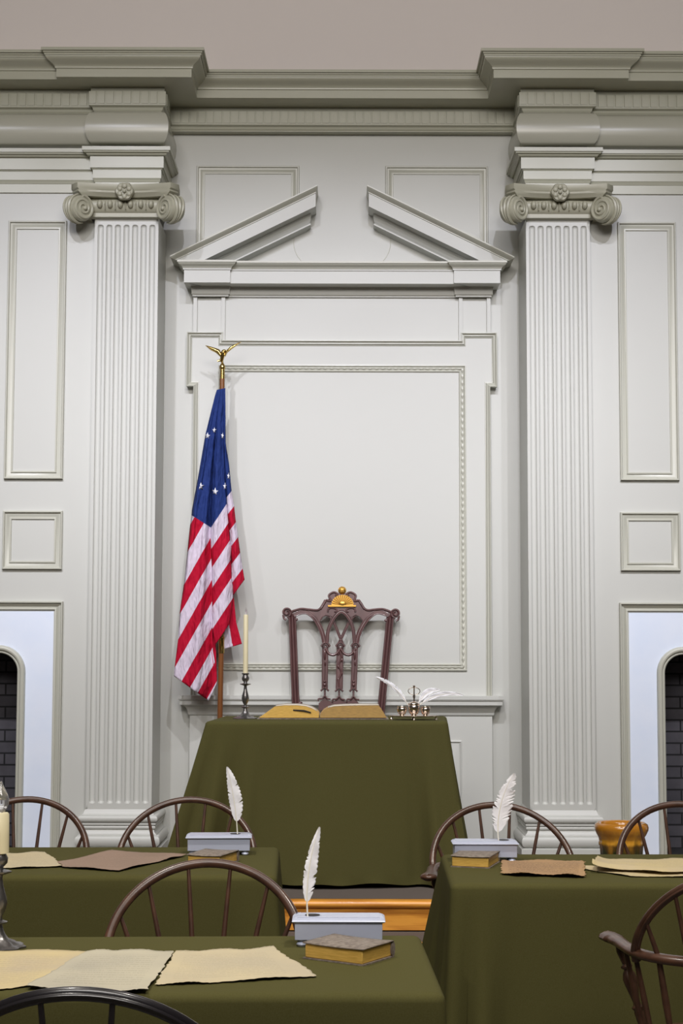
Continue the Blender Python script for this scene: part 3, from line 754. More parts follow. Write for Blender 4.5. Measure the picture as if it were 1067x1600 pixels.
fl_ = corners((-800, 1553), (694, 1553), (655, 1460), (-560, 1465), ZT)
Lf = fl_[1][0]-fl_[0][0]
tablecloth('tablecloth', 'green cloth over the nearest table, three pale parchments and a book on it', fl_,
           [(0, 0), (.03, -.02), (.03, .03), (0, 0)], ZT, 0.004,
           [(0, Lf-.07, .03, .02), (0, Lf-.2, .05, -.015), (1, .2, .05, .02), (1, .5, .06, .02)], TG, seed=4)
rt = corners((706, 1381), (1900, 1381), (1780, 1334), (690, 1334), ZT)
tablecloth('tablecloth', 'green cloth over the right table, torn tan parchment on it', rt,
           [(-.03, -.05), (0, 0), (0, 0), (-.17, .03)], ZT, 0.004,
           [(0, .05, .02, -.035), (0, .10, .03, .03), (0, .17, .03, -.02), (0, .62, .06, .02), (0, .78, .05, -.02), (0, .92, .05, .025), (0, 1.1, .05, -.02), (3, .2, .05, .035), (3, .42, .05, -.03), (3, .62, .04, .03)], TG, seed=5)

# ================================================================== WINDSOR CHAIRS
def windsor(label, loc, rz, m=None, hb=0.0, wb=1.0, group='windsor armchairs round the tables'):
    m = m or WIND
    t = thing('windsor_armchair', label, 'chair', (loc[0], loc[1], 0), rz, group)
    ZR = 0.672; A = 0.262*wb; B = 0.225+hb
    mb = MB()
    def so(u, v):
        a = 2*pi*u; r = v; x = 0.245*cos(a)*abs(cos(a))**-0.15 if abs(cos(a)) > 1e-3 else 0; y = 0.20*sin(a)
        return (x*r, y*r-0.01, 0.445-0.018*(1-r*r)*(1 if True else 0)+(-0.006 if r > .97 else 0))
    mb.grid(so, 40, 8, closeu=True)
    def su(u, v):
        a = 2*pi*u; x = 0.245*cos(a)*abs(cos(a))**-0.15 if abs(cos(a)) > 1e-3 else 0; y = 0.20*sin(a); k = 1-0.10*v
        return (x*k if v < .99 else x*.88, (y*k if v < .99 else y*.88)-0.01, 0.439-0.036*v)
    mb.grid(su, 40, 4, closeu=True); mb.add([(0, 0, .403)], [])
    mb.build('seat', m, t, smooth=50)
    def turned(a, b, sc=1.0, name='leg', parent=t):
        a, b = Vector(a), Vector(b); ax = (b-a); Ln = ax.length; q = ax.to_track_quat('Z', 'Y').to_matrix()
        pr = [(.010, 0), (.013, .10), (.015, .22), (.0135, .25), (.018, .27), (.018, .285), (.012, .30), (.010, .33), (.014, .42), (.019, .52), (.021, .58), (.017, .64), (.010, .68), (.0165, .705), (.0165, .72), (.010, .74), (.013, .80), (.017, .88), (.014, .96), (.011, 1.0)]
        return MB().lathe([(r*sc, z*Ln) for r, z in pr], a, 14, q).build(name, m, parent, smooth=60)
    for sx in (-1, 1):
        turned((sx*.245, .19, 0.0), (sx*.165, .115, .42)); turned((sx*.225, -.22, 0.0), (sx*.15, -.13, .42))
        mb = MB(); mb.tube([(sx*.217, .163, .145), (sx*.205, -.02, .15), (sx*.200, -.19, .145)], [.008, .014, .008], 8); mb.build('stretcher', m, t)
    mb = MB(); mb.tube([(-.205, -.01, .15), (0, -.01, .15), (.205, -.01, .15)], [.008, .014, .008], 8); mb.build('stretcher', m, t)
    half = [(0, -.222), (.09, -.214), (.17, -.185), (.225, -.14), (.262, -.08), (.282, 0), (.296, .07), (.308, .115), (.318, .145), (.320, .160)]
    pl = [(-x, y) for x, y in reversed(half[1:])]+half
    sp = spline([(x*wb, y, ZR) for x, y in pl], 5); n = len(sp)
    rr = []
    for i in range(n):
        e = min(i, n-1-i)/5
        w = 0.0205 if e > 3 else (0.030 if 0.9 < e <= 2.2 else (0.024 if e > 2.2 else 0.030*min(1, sqrt(max(e, 0.03)))))
        rr.append((w, 0.0135))
    mb = MB().tube(sp, rr, 12, up=(0, 0, 1))
    for sx in (-1, 1): mb.ball((sx*.316*wb, .138, ZR), .029, .033, .0125)
    mb.build('arm_rail', m, t, smooth=60)
    bow = []
    for k in range(41):
        a = pi*k/40; bow.append((A*cos(a), -.095-.165*sin(a), ZR+B*sin(a)))
    bow = [(A*.985, -.088, ZR-.02)]+bow+[(-A*.985, -.088, ZR-.02)]
    mb = MB(); mb.tube(bow, [(0.0125, 0.0105)]*len(bow), 10, up=(0, 1, 0.3))
    # raised bead along the face of the bow
    mb.tube([(x*1.0, y-.0098, z) for x, y, z in bow[1:-1]], .0042, 6); mb.build('bow', m, t, smooth=60)
    def rail_y(x):
        x = abs(x)/wb
        for k in range(len(half)-1):
            if half[k][0] <= x <= half[k+1][0]:
                f = (x-half[k][0])/(half[k+1][0]-half[k][0]); return half[k][1]+(half[k+1][1]-half[k][1])*f
        return half[-1][1]
    for xb, xr_, xt in ((-.16, -.205, -.237), (-.10, -.130, -.166), (-.034, -.043, -.059), (.034, .043, .059), (.10, .130, .166), (.16, .205, .237)):
        a = math.acos(xt/0.262); top = Vector((xt*wb, -.095-.165*sin(a), ZR+B*sin(a)-.006)); mid = Vector((xr_*wb, rail_y(xr_*wb), ZR))
        yb = -.205*sqrt(max(0, 1-(xb/.25)**2))*0.86; bot = Vector((xb, yb, .438))
        MB().tube([bot, bot.lerp(mid, .5), mid, mid.lerp(top, .5), top], [.0060, .0095, .0072, .0062, .0050], 8).build('spindle', m, t, smooth=60)
    for sx in (-1, 1):
        for xb, yb, xr_, yr_ in ((.205, -.075, .262, -.07), (.222, .0, .283, .005)):
            MB().tube([(sx*xb, yb, .438), (sx*(xb+xr_*wb)/2, (yb+yr_)/2, .55), (sx*xr_*wb, yr_, ZR)], [.006, .0085, .006], 8).build('spindle', m, t, smooth=60)
        turned((sx*.215, .075, .43), (sx*.292*wb, .098, ZR), 0.95, 'arm_post')
    return t
def ground_at(px, Y): return ((px-533.5)*Y/F, Y)
# (bow centre pixel, depth of bow top) -> seat centre
def wchair(px, Ybow, face, rz, label, **k):
    X = P(px, 1300, Ybow)[0]; a = radians(rz)+(pi if face == 'cam' else 0)
    off = Matrix.Rotation(a, 2) @ Vector((0, -.24))
    return windsor(label, (X-off.x, Ybow-off.y), a, **k)
wchair(41, 6.30, 'cam', 0, 'dark bow-backed windsor armchair against the left fireplace, behind the farther left table', wb=.97, hb=-.022)
wchair(297, 6.30, 'cam', 0, 'dark bow-backed windsor armchair in front of the left pilaster, behind a white quill', wb=.97, hb=-.022)
wchair(327, 4.46, 'cam', 0, 'brown bow-backed windsor armchair between the two left tables', wb=.97, hb=-.022)
wchair(774, 6.10, 'cam', 6, 'brown bow-backed windsor armchair in front of the right pilaster, left arm end showing', wb=.985, hb=-.020)
wchair(1063, 6.15, 'cam', 0, 'brown bow-backed windsor armchair in front of the glazed pot and right fireplace', wb=.965, hb=-.020)
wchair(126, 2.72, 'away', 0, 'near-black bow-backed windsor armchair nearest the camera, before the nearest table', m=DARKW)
windsor('dark windsor armchair with turned arm post, drawn up before the right table', (1.025, 4.36), radians(-6), wb=.96)

# ================================================================== SPEAKER'S CHAIR
YCH = 8.93
sc = thing('carved_armchair', 'tall carved mahogany armchair with gilt half sun on its crest', 'chair', (P(531, 1000, YCH)[0], YCH, DZ))
CX0 = sc.location.x
def K(cx, cy, dy=0.0):
    px, py = 430+cx/5.081, 905+cy/5.081
    z = zA(py, YCH); lean = (z-1.0)*0.06
    x, z = P(px, py, YCH+lean); return Vector((x-CX0, lean+dy, z-DZ))
def stroke(mb, pts, w, d=0.014, dy=0.0, n=6, taper=False):
    p = spline([K(*q, dy) for q in pts], n); m = len(p)
    if taper: mb.tube(p, [(w*(1-.6*i/m), d*(1-.6*i/m)) for i in range(m)], 8, up=(0, 1, 0))
    else: mb.tube(p, [(w, d)]*m, 10, up=(0, 1, 0))
U = 1/5.081/F*YCH                                   # metres per crop pixel
def plate(mb, pts, th=0.02, dy=0.0):
    f = [K(*q, dy-th/2) for q in pts]; b = [K(*q, dy+th/2) for q in pts]; n = len(pts)
    mb.add(f+b, [tuple(range(n)), tuple(range(2*n-1, n-1, -1))]+[(i, i+n, (i+1) % n+n, (i+1) % n) for i in range(n)])
# stiles, running down to the floor as rear legs
for tx, ty, bx_, by, side in ((136, 300, 163, 1000, -1), (912, 310, 838, 1060, 1)):
    mb = MB(); a = K(tx-(2 if side < 0 else -2), ty-22); b = K(bx_, by); c = Vector((b.x*0.97, b.y-.02, 0.45)); d = Vector((b.x*.95, b.y+.05, 0))
    mb.tube([a, a.lerp(b, .33), a.lerp(b, .66), b, c, d], [(31*U, .018)]*4+[(.026, .020)]*2, 4, up=(0, 1, 0))
    for o_ in (-22, 0, 22): mb.tube([K(tx+o_, ty, -.016), K(bx_+o_, by, -.016)], [(6.5*U, .005) if o_ else (8*U, .006)]*2, 8, up=(0, 1, 0))
    mb.build('stile', MAHOG, sc, smooth=50)
    mb = MB(); cxx, cyy = (93, 262) if side < 0 else (953, 270)
    pts = []
    for k in range(30):
        q = k/29*2*pi*1.45; r = 36*(1-.72*k/29); pts.append((cxx+side*r*cos(q+pi*.65), cyy+r*sin(q+pi*.65)))
    plate(mb, [(cxx+38*cos(q), cyy+38*sin(q)) for q in [2*pi*k/24 for k in range(24)]], .024)
    p = [K(x, y, -.016) for x, y in pts]; mb.tube(p, [(8*U*(1-.3*k/29), .006) for k in range(30)], 8, up=(0, 1, 0))
    stroke(mb, [(cxx-side*5, cyy+35), (cxx-side*30, cyy+60), (cxx-side*62, cyy+62)], 9*U, .010)
    stroke(mb, [(cxx+side*30, cyy+22), (cxx+side*22, cyy+52), (cxx+side*4, cyy+60)], 9*U, .010)
    mb.ball(K(cxx-side*75, cyy+58, -.004), 13*U)
    mb.build('scroll_ear', MAHOG, sc, smooth=50)
mb = MB()
left = [(118, 262), (150, 250), (205, 236), (260, 240), (330, 246), (372, 215), (392, 178), (402, 160), (428, 158), (432, 128), (465, 108), (498, 112), (531, 104)]
right = [(564, 112), (600, 108), (630, 128), (638, 160), (662, 160), (676, 185), (694, 215), (735, 246), (800, 240), (852, 238), (900, 252), (932, 268)]
low = [(905, 296), (860, 278), (800, 276), (745, 300), (704, 340), (676, 300), (640, 282), (606, 300), (588, 300), (560, 276), (524, 262), (488, 276), (462, 300), (440, 292), (400, 284), (370, 300), (345, 345), (300, 300), (245, 278), (185, 278), (150, 292)]
plate(mb, left+right+low, .022)
stroke(mb, left[:5]+[(358, 232), (380, 198), (398, 165)], 10*U, .009, -.010)
stroke(mb, [(932, 268)]+right[::-1][1:5]+[(705, 230), (684, 196), (662, 165)], 10*U, .009, -.010)
stroke(mb, [(400, 165), (440, 172), (425, 130), (462, 104), (492, 116), (478, 132)], 9*U, .009, -.010)
stroke(mb, [(662, 168), (628, 172), (640, 130), (600, 104), (570, 116), (584, 132)], 9*U, .009, -.010)
for s0 in ((455, 242, 1), (598, 242, -1)):
    x, y, sg = s0; stroke(mb, [(x-38*sg, y+18), (x-30*sg, y-8), (x, y-14), (x+28*sg, y-4), (x+30*sg, y+14), (x+14*sg, y+16)], 8*U, .008, -.010)
for k in range(7):
    mb.ball(K(365+k*5.5, 232-k*9, -.014), 8*U); mb.ball(K(702-k*5.5, 232-k*9, -.014), 8*U)
crest = mb.build('crest_rail', MAHOG, sc, smooth=40)
mb = MB(); cxs, cys = 534, 207
rim = []
for k in range(41):
    a = pi-pi*k/40; r = 88 if k % 3 else 82; rim.append((cxs+r*1.02*cos(a), cys-r*.95*sin(a)))
plate(mb, rim, .010, -.014)
for k in range(1, 14):
    a = pi*k/14; mb.tube([K(cxs+30*cos(a), cys-30*sin(a), -.020), K(cxs+84*cos(a), cys-80*sin(a), -.020)], [(2.5*U, .003), (5*U, .005)], 6, up=(0, 1, 0))
mb.ball(K(cxs, cys-12, -.016), 34*U, .009, 24*U); plate(mb, [(418, 206), (642, 206), (640, 219), (420, 219)], .016, -.014)
mb.build('gilt_sun', GOLD, crest, label='gilt half sun carved on the crest')
mb = MB().ball(K(531, 90, -.004), 33*U, 33*U, 33*U, 20, 12)
for k in range(5): stroke(mb, [(531-24+12*k, 70), (531-18+9*k, 105)], 3*U, .003, -.004-30*U*sqrt(max(.1, 1-((k-2)/2.6)**2)))
mb.build('gilt_finial', GOLD, crest, label='gilt carved ball finial')
mb = MB()
def band(pts, w, dy=0.0):                           # carved strap: body plus two raised edges
    stroke(mb, pts, w*U, .009, dy)
    for sgn in (-1, 1):
        q = []
        for i, p in enumerate(pts):
            a = Vector(pts[max(i-1, 0)]); b = Vector(pts[min(i+1, len(pts)-1)]); tt = (b-a).normalized(); nn = Vector((-tt.y, tt.x)); q.append((p[0]+nn.x*w*.72*sgn, p[1]+nn.y*w*.72*sgn))
        stroke(mb, q, w*.28*U, .005, dy-.008)
band([(150, 282), (235, 258), (300, 296), (345, 360), (374, 430), (392, 505)], 19)
band([(900, 285), (815, 260), (750, 296), (700, 360), (664, 430), (645, 505)], 19)
band([(412, 500), (420, 410), (452, 330), (490, 278), (524, 258), (560, 278), (596, 330), (620, 410), (628, 500)], 15, -.008)
band([(352, 325), (375, 290), (410, 282), (448, 312), (478, 372), (505, 440), (532, 505)], 12, .002)
band([(698, 325), (674, 290), (640, 282), (604, 312), (570, 372), (538, 440), (508, 505)], 12, .002)
for cxk in (400, 517, 637):
    stroke(mb, [(cxk-36, 535), (cxk-18, 512), (cxk, 505), (cxk+18, 512), (cxk+36, 535)], 9*U, .014, -.010)
    stroke(mb, [(cxk-24, 545), (cxk, 522), (cxk+24, 545)], 7*U, .012, -.008)
stroke(mb, [(402, 552), (425, 590), (460, 602), (492, 585), (517, 548)], 11*U, .010, -.010)
stroke(mb, [(517, 548), (545, 588), (580, 602), (612, 588), (636, 552)], 11*U, .010, -.010)
for x0, x1, wv in ((396, 393, 25), (515, 508, 29), (633, 622, 25)):
    plate(mb, [(x0-wv, 540), (x0+wv, 540), (x1+wv, 872), (x1-wv, 872)], .016)
    for sg in (-1, 1): stroke(mb, [(x0+sg*wv*.85, 545), (x1+sg*wv*.85, 870)], 4*U, .005, -.009, 2)
    if wv == 25:
        mb.ball(K(x0-2, 600, -.012), 10*U, .008, 42*U); mb.ball(K(x0, 665, -.012), 8*U, .008, 26*U)
        mb.ball(K(x1, 812, -.012), 11*U, .009, 12*U); mb.ball(K(x1, 838, -.012), 13*U, .009, 16*U)
        stroke(mb, [(x0, 690), (x1, 800)], 4*U, .005, -.010, 2)
    else:
        stroke(mb, [(x0-8, 560), (x0+10, 620), (x0-10, 680), (x0+10, 740), (x1-4, 800), (x1+2, 865)], 8*U, .007, -.010)
        for k in range(5): mb.ball(K(x0+(14 if k % 2 else -14), 590+k*52, -.010), 9*U, .006, 16*U)
for cxk, cyk in ((393, 872), (507, 876), (621, 876)):
    stroke(mb, [(cxk-32, cyk+16), (cxk-14, cyk-2), (cxk, cyk-12), (cxk+14, cyk-2), (cxk+32, cyk+16)], 8*U, .013, -.010)
    stroke(mb, [(cxk, cyk), (cxk, cyk+60)], 9*U, .010, -.002, 2)
    stroke(mb, [(cxk-54, cyk+98), (cxk-48, cyk+78), (cxk-20, cyk+76), (cxk, cyk+56), (cxk+20, cyk+76), (cxk+46, cyk+80)], 7*U, .009, -.010)
plate(mb, [(345, 985), (380, 955), (393, 935), (410, 955), (450, 975), (490, 955), (507, 938), (525, 955), (565, 975), (604, 955), (620, 938), (640, 958), (668, 990), (668, 1040), (345, 1040)], .018)
splat = mb.build('splat', MAHOG, sc, smooth=45)
zs_ = 0.46; MB().box(-.27, .27, -.50, .0, zs_-.06, zs_).build('seat_frame', MAHOG, sc, bevel=.008)
MB().box(-.26, .26, -.49, -.01, zs_, zs_+.05).build('seat_cushion', UPHOL, sc, bevel=.02)
for sx in (-1, 1):
    MB().tube([(sx*.25, -.48, 0), (sx*.25, -.48, zs_-.03)], [.024, .024], 4, up=(0, 1, 0)).build('leg', MAHOG, sc)
    MB().tube(spline([(sx*.245, -.03, .70), (sx*.29, -.2, .69), (sx*.31, -.38, .70), (sx*.30, -.44, .66), (sx*.27, -.36, .56), (sx*.265, -.34, zs_)], 5), .016, 8).build('arm', MAHOG, sc, smooth=60)
MB().tube([K(205, 972, -.01), K(196, 990, -.01)], [.01, .012], 8).build('bracket', MAHOG, sc)

# ================================================================== FLAG
YF = 8.86
fp = thing('flagpole', 'brown wooden flagpole with brass spread-winged eagle, standing by the recess', 'flagpole', (P(344, 1118, YF)[0], YF, DZ))
xb_, _ = P(343.7, 1115, YF); xt_, ztp = P(347, 600, YF)
FX = fp.location.x
def fk(px, py, dy=0.0): x, z = P(px, py, YF+dy); return Vector((x-FX, dy, z-DZ))
MB().tube([(0, 0, 0.03), fk(343.8, 1110), fk(345.8, 1012)], .0150, 14).build('pole', POLEW, fp)
MB().tube([fk(345.8, 1012), fk(347, 592)], .0140, 14).build('pole_top', POLEW, fp)
mb = MB(); a = fk(345.8, 1012)
mb.lathe([(.0165, -.03), (.0165, .045), (.019, .048), (.019, .056), (.0155, .060), (.0155, .075)], a, 16); mb.build('ferrule', BRASS, fp)
MB().lathe([(.13, 0), (.13, .012), (.10, .025), (.035, .035), (.025, .07), (.017, .075)], (0, 0, 0), 28).build('stand', BRASS, fp)
mb = MB(); a = fk(347.2, 597)
zz_ = fk(347, 577).z-a.z
mb.lathe([(.0125, -.01), (.0125, zz_), (.016, zz_+.004), (.0165, zz_+.012), (.012, zz_+.026), (.006, zz_+.034), (.004, zz_+.05)], a, 16); mb.build('socket', BRASS, fp)
mb = MB()
body = spline([fk(346, 566), fk(347, 559, -.006), fk(348, 553, -.01), fk(349.5, 549, -.014), fk(352, 547.5, -.02)], 4)
mb.tube(body, [.0035+.0095*sin(pi*min(1, (i+1)/len(body)*.95))**.8 for i in range(len(body))], 10)
mb.ball(fk(353, 548.3, -.022), .0075, .009, .006); mb.tube([fk(353, 548.5, -.03), fk(353.5, 550, -.038)], [.003, .0008], 6)
def wing(tr, ch):
    n = len(tr)
    def fn(u, v):
        i = min(int(u*(n-1)), n-2); f = u*(n-1)-i
        x = tr[i][0]*(1-f)+tr[i+1][0]*f; y = tr[i][1]*(1-f)+tr[i+1][1]*f; x2 = ch[i][0]*(1-f)+ch[i+1][0]*f; y2 = ch[i][1]*(1-f)+ch[i+1][1]*f
        return fk(x*(1-v)+x2*v, y*(1-v)+y2*v, -.012-.012*sin(pi*v)+.015*u*v)
    mb.grid(fn, 18, 6)
    mb.grid(lambda u, v: Vector(fn(u, v))+Vector((0, .006*(1-u*.7), 0)), 18, 6)
wing([(346, 552), (343, 546), (336, 543.5), (329, 541.5), (320.5, 539.2)], [(343.5, 557), (338, 551.5), (334, 549.5), (328, 546.5), (320.8, 540.2)])
wing([(349, 552), (353, 548), (359, 542), (367, 537.5), (376.5, 533.8)], [(352, 557.5), (355, 551), (362, 545.5), (369, 540.5), (376.8, 535)])
mb.tube([fk(345, 562), fk(342, 563.5, -.004), fk(339.5, 564, -.006)], [(.006, .003), (.007, .002), (.005, .001)], 8)
mb.build('eagle', BRASS, fp, smooth=60)

flag = MB()
def interp(poly, y):
    if y <= poly[0][1]: return poly[0][0]
    for (x0, y0), (x1, y1) in zip(poly, poly[1:]):
        if y0 <= y <= y1: return x0+(x1-x0)*(y-y0)/max(y1-y0, 1e-6)
    return poly[-1][0]
def along(poly, t):
    ys = poly[0][1]+(poly[-1][1]-poly[0][1])*t; return interp(poly, ys), ys
LE = [(339, 609), (336, 618), (321, 679), (310, 743), (300, 797), (299.4, 805), (297, 822), (292, 870), (288, 908), (281, 957), (278.4, 999), (272.5, 1045), (271.8, 1056.5)]
CR = [(344, 608), (338, 660), (333, 720), (330, 780), (328.9, 824), (328.9, 841), (329.5, 860), (331, 888), (331.5, 930), (331.5, 983), (332.2, 1016), (336.8, 1042), (338.5, 1055), (338.5, 1068), (325.6, 1095)]
C2 = [(348.5, 607), (349, 680), (351, 740), (354, 780), (356.4, 808), (358.4, 828), (359.5, 843), (361.7, 855), (361, 870), (361.7, 883), (362, 905), (364, 915), (364.5, 930)]
RE = [(352, 606.6), (352.5, 692), (357.8, 726), (361.7, 768), (365.6, 791.5), (368, 812.5), (372, 840), (374.4, 858), (378.7, 887), (382, 905.6)]
VL = [(-1, 762), (0, 797), (1, 838.7), (2, 873), (3, 908), (4, 942), (5, 983), (6, 1016), (7, 1044.7), (8, 1080)]
VR = [(-1, 790), (0, 824), (1, 858), (2, 888.6), (3, 921), (4, 951), (5, 986), (6, 1018)]
VRR = [(-1, 742), (0, 772), (1, 801), (2, 830), (3, 858), (4, 887), (5, 917), (6, 945)]
def vint(tab, y):
    for (v0, y0), (v1, y1) in zip(tab, tab[1:]):
        if y <= y1 or (v1, y1) == tab[-1]: return v0+(v1-v0)*(y-y0)/(y1-y0)
def depth(px, py):                                  # folds, metres off the pole plane
    t = max(0, min(1, (py-607)/200)); cr = interp(CR, py); le = interp(LE, py); c2 = interp(C2, min(py, 930)); re = interp(RE, min(py, 905))
    if px < cr:
        u = (px-le)/max(cr-le, 1); return -.022-t*(.052*sin(pi*min(max(u, 0), 1)**.8)+.015*sin(u*10+py*.008)+.005*sin(u*21+1+py*.02))
    if px < c2:
        u = (px-cr)/max(c2-cr, 1); return -.024-t*(.046*sin(pi*u**.8)+.006*sin(u*9+py*.015))
    u = (px-c2)/max(re-c2, 1); return -.020-t*(.028*sin(pi*min(u, 1)))
def panelF(a, b, uvf, back=0.0, NU=22, NV=150):
    def fn(u, v):
        xa, ya = along(a, v); xb2, yb2 = along(b, v); px = xa+(xb2-xa)*u; py = ya+(yb2-ya)*u
        return px, py
    def vv(u, v):
        px, py = fn(u, v); d = (depth(px, py) if back == 0 else back); return fk(px, py, d)
    flag.grid(vv, NU, NV, lambda u, v: uvf(*fn(u, v)))
def uvL(px, py):
    lv = 805+(px-299.4)*(824-805)/(328.9-299.4); return ((lv-py)/20, vint(VL, py+1.77*(px-330)))
def uvR(px, py): V = vint(VR, py+1.53*(px-330)); return (-V, V)
def uvRR(px, py): V = vint(VRR, py+1.38*(px-358)); return (-V, V)
panelF(LE, CR, uvL); 
CRr = [p for p in CR if p[1] <= 985]+[(336.8, 1006.6)]; C2r = C2+[(362, 950), (357.8, 976)]
panelF(CRr, C2r, uvR); panelF(C2, RE, uvRR)
# the fly corner hanging behind on the right and the return behind the left panel
panelF([(352, 900), (350, 950), (349, 987), (350.5, 1014)], [(364.5, 900), (365, 930.5), (369, 972.5), (378, 1006)], lambda px, py: (-1, 0.5 if px < 357.8+(py-976)*(363.7-357.8)/34.5 and py > 960 else 1.5), back=-.004, NU=40, NV=60)
panelF([(329, 900), (329, 985), (330, 1016), (331, 1060)], [(340, 900), (337, 1006), (338.7, 1051), (339.2, 1064)], lambda px, py: (-1, 1.5), back=-.012, NU=8, NV=20)
flag_o = flag.build('flag', FLAGM, smooth=80, solid=0.0015, loc=(FX, YF, DZ))
tag(flag_o, 'red and white striped flag with white stars on blue, hanging from the pole', 'flag')
for (cx_, cy_, r, sq, rot) in ((324, 681, 5.6, .85, .2), (335, 672.5, 5.2, .7, 0), (347.7, 681, 5.6, .42, .3), (357, 744, 5.6, .42, .2), (351.6, 760, 6, .55, 0), (335.8, 768, 6.3, .85, .25), (313.8, 760, 6.4, .88, 0)):
    pts = []
    for k in range(10):
        a = -pi/2+k*pi/5+rot*.5; q = r if k % 2 == 0 else r*.42; px, py = cx_+q*cos(a)*sq, cy_+q*sin(a); pts.append(fk(px, py, depth(px, py)-.0035))
    c_ = fk(cx_, cy_, depth(cx_, cy_)-.0045)
    MB().add([c_]+pts, [(0, k+1, (k+1) % 10+1) for k in range(10)]).build('star', WHITE, flag_o, solid=0.0008)

# ================================================================== SMALL THINGS
def quill(base, tip, width, side, label, bend=0.02, vane=0.25, seed=1, group='white quill pens', split=6, ragged=.5):
    rnd = random.Random(seed); b = Vector(base); t = Vector(tip); ax = (t-b); Ln = ax.length; sd = Vector(side).normalized()
    nn = ax.cross(sd).normalized()
    root = thing('quill_pen', label, 'quill', tuple(b), 0, group)
    def cen(u): return ax*u+sd*(bend*4*u*(1-u))
    pts = [cen(i/24) for i in range(25)]
    MB().tube(pts, [.0022*(1-.75*i/24) for i in range(25)], 7).build('shaft', QSHAFT, root)
    for s in (-1, 1):
        n = 90; jag = []; cur = 0
        gaps = [rnd.uniform(.1, .9) for _ in range(split)]
        def wfun(u):
            w = (sin(pi*min(1, u**.75))**.55)*(1-.25*u) if u < .999 else 0
            g = 0
            for q in gaps:
                d = (u-q)*60
                if 0 < d < 1.4: g = max(g, ragged*(1-d/1.4))
            return w*(1-g)*(1+.05*sin(u*90+s))
        mb = MB(); wd = width*(.62 if s > 0 else .38)
        def fn(u, v):
            uu = vane+(1-vane)*u; w = wd*wfun(u)*v; lift = .16*w*(1) ; sw = 0.55*w
            return cen(min(1.02, uu+sw/Ln*(1-u*.5)))+sd*(s*w)+nn*(lift+.0015*sin(v*3+u*20)*v)
        mb.grid(fn, n, 5); mb.build('vane', QUILL, root, smooth=60, solid=.0005)
    return root

def standish(x, y, z, rz, label, w=.215, d=.105, wx=.0):
    t = thing('inkstand_box', label, 'inkstand', (x, y, z), rz, 'pewter inkstand boxes on the desks')
    MB().box(-w/2+.006, w/2-.006, -d/2+.006, d/2-.006, .015, .055).build('body', STEEL, t, bevel=.0015)
    mb = MB()
    pr = [(.0, .055), (.004, .056), (.007, .059), (.003, .063), (-.004, .066), (-.012, .067)]
    path = [(-w/2+.006, d/2-.006), (-w/2+.006, -d/2+.006), (w/2-.006, -d/2+.006), (w/2-.006, d/2-.006), (-w/2+.006, d/2-.006)]
    sweep_plan(mb, pr, path)
    mb.box(-w/2+.012, w/2-.012, -d/2+.012, d/2-.012, .055, .0672)
    lid = mb.build('lid', STEEL, t, smooth=40)
    MB().lathe([(0, .0674), (.017, .0674), (.018, .0684), (.013, .0690), (0, .0685)], (wx, -.004, 0), 20).build('ink_well', INK, lid)
    for sx in (-1, 1):
        for sy in (-1, 1):
            MB().lathe([(.003, 0), (.010, .001), (.0125, .005), (.010, .009), (.005, .011), (.005, .016)], (sx*(w/2-.022), sy*(d/2-.018), 0), 16).build('foot', STEEL, t)
    return t
def book(x, y, z, rz, label, w=.17, d=.125, h=.034, group='old books on the desks'):
    t = thing('old_book', label, 'book', (x, y, z), rz, group)
    mb = MB()
    def fn(u, v):
        a = 2*pi*u
        return (0, 0, 0)
    mb.box(-w/2+.004, w/2-.005, -d/2+.004, d/2-.004, .003, h-.003); mb.build('page_block', GILT, t, bevel=.002)
    mb = MB(); mb.grid(lambda u, v: (-w/2+w*u, -d/2+d*v, h-.002+.003*sin(pi*u)*sin(pi*v)+.002*(u-.5)**2*4), 12, 8); mb.build('cover', LEATH, t, solid=.003)
    MB().box(-w/2, w/2, -d/2, d/2, 0, .003).build('cover', LEATH, t)
    mb = MB(); mb.tube([(-w/2+.001, d/2, h/2), (w/2-.001, d/2, h/2)], [(.008, h*.48)]*2, 12, up=(0, 0, 1)); mb.build('spine', LEATH, t)
    return t
def sheet(name, label, top, bot, z, m, amp=.0015, nu=60, nv=24, seed=1, lift=None, group='parchments on the desks', jag=.0022):
    rnd = random.Random(seed); T = [G(px, py, z) for px, py in top]; B = [G(px, py, z) for px, py in bot]
    def al(pl, u):
        k = u*(len(pl)-1); i = min(int(k), len(pl)-2); f = k-i; return Vector(pl[i]).lerp(Vector(pl[i+1]), f)
    ph = [rnd.uniform(0, 6) for _ in range(8)]
    def fn(u, v):
        a, b = al(T, u), al(B, u); p = a.lerp(b, v)
        jx = sum(sin(ph[k]+v*(23+k*31)) for k in range(3))*jag*(math.exp(-u*25)+math.exp(-(1-u)*25))*.6
        jy = sum(sin(ph[k+3]+u*(29+k*41)) for k in range(4))*jag*(math.exp(-v*14)+math.exp(-(1-v)*14))*.6
        e = min(u, 1-u, v, 1-v)
        zz = z+.0028+amp*(1+sin(ph[6]+u*7)*sin(ph[7]+v*5))*.5+amp*1.2*math.exp(-e*18)*(1+sin(ph[5]+u*13+v*9))
        if lift: zz += lift(u, v)
        return (p.x+jx, p.y+jy, zz)
    mb = MB(); mb.grid(fn, nu, nv, lambda u, v: (u, v)); o = mb.build(name, m, smooth=70, solid=.0008)
    return tag(o, label, 'parchment', group)

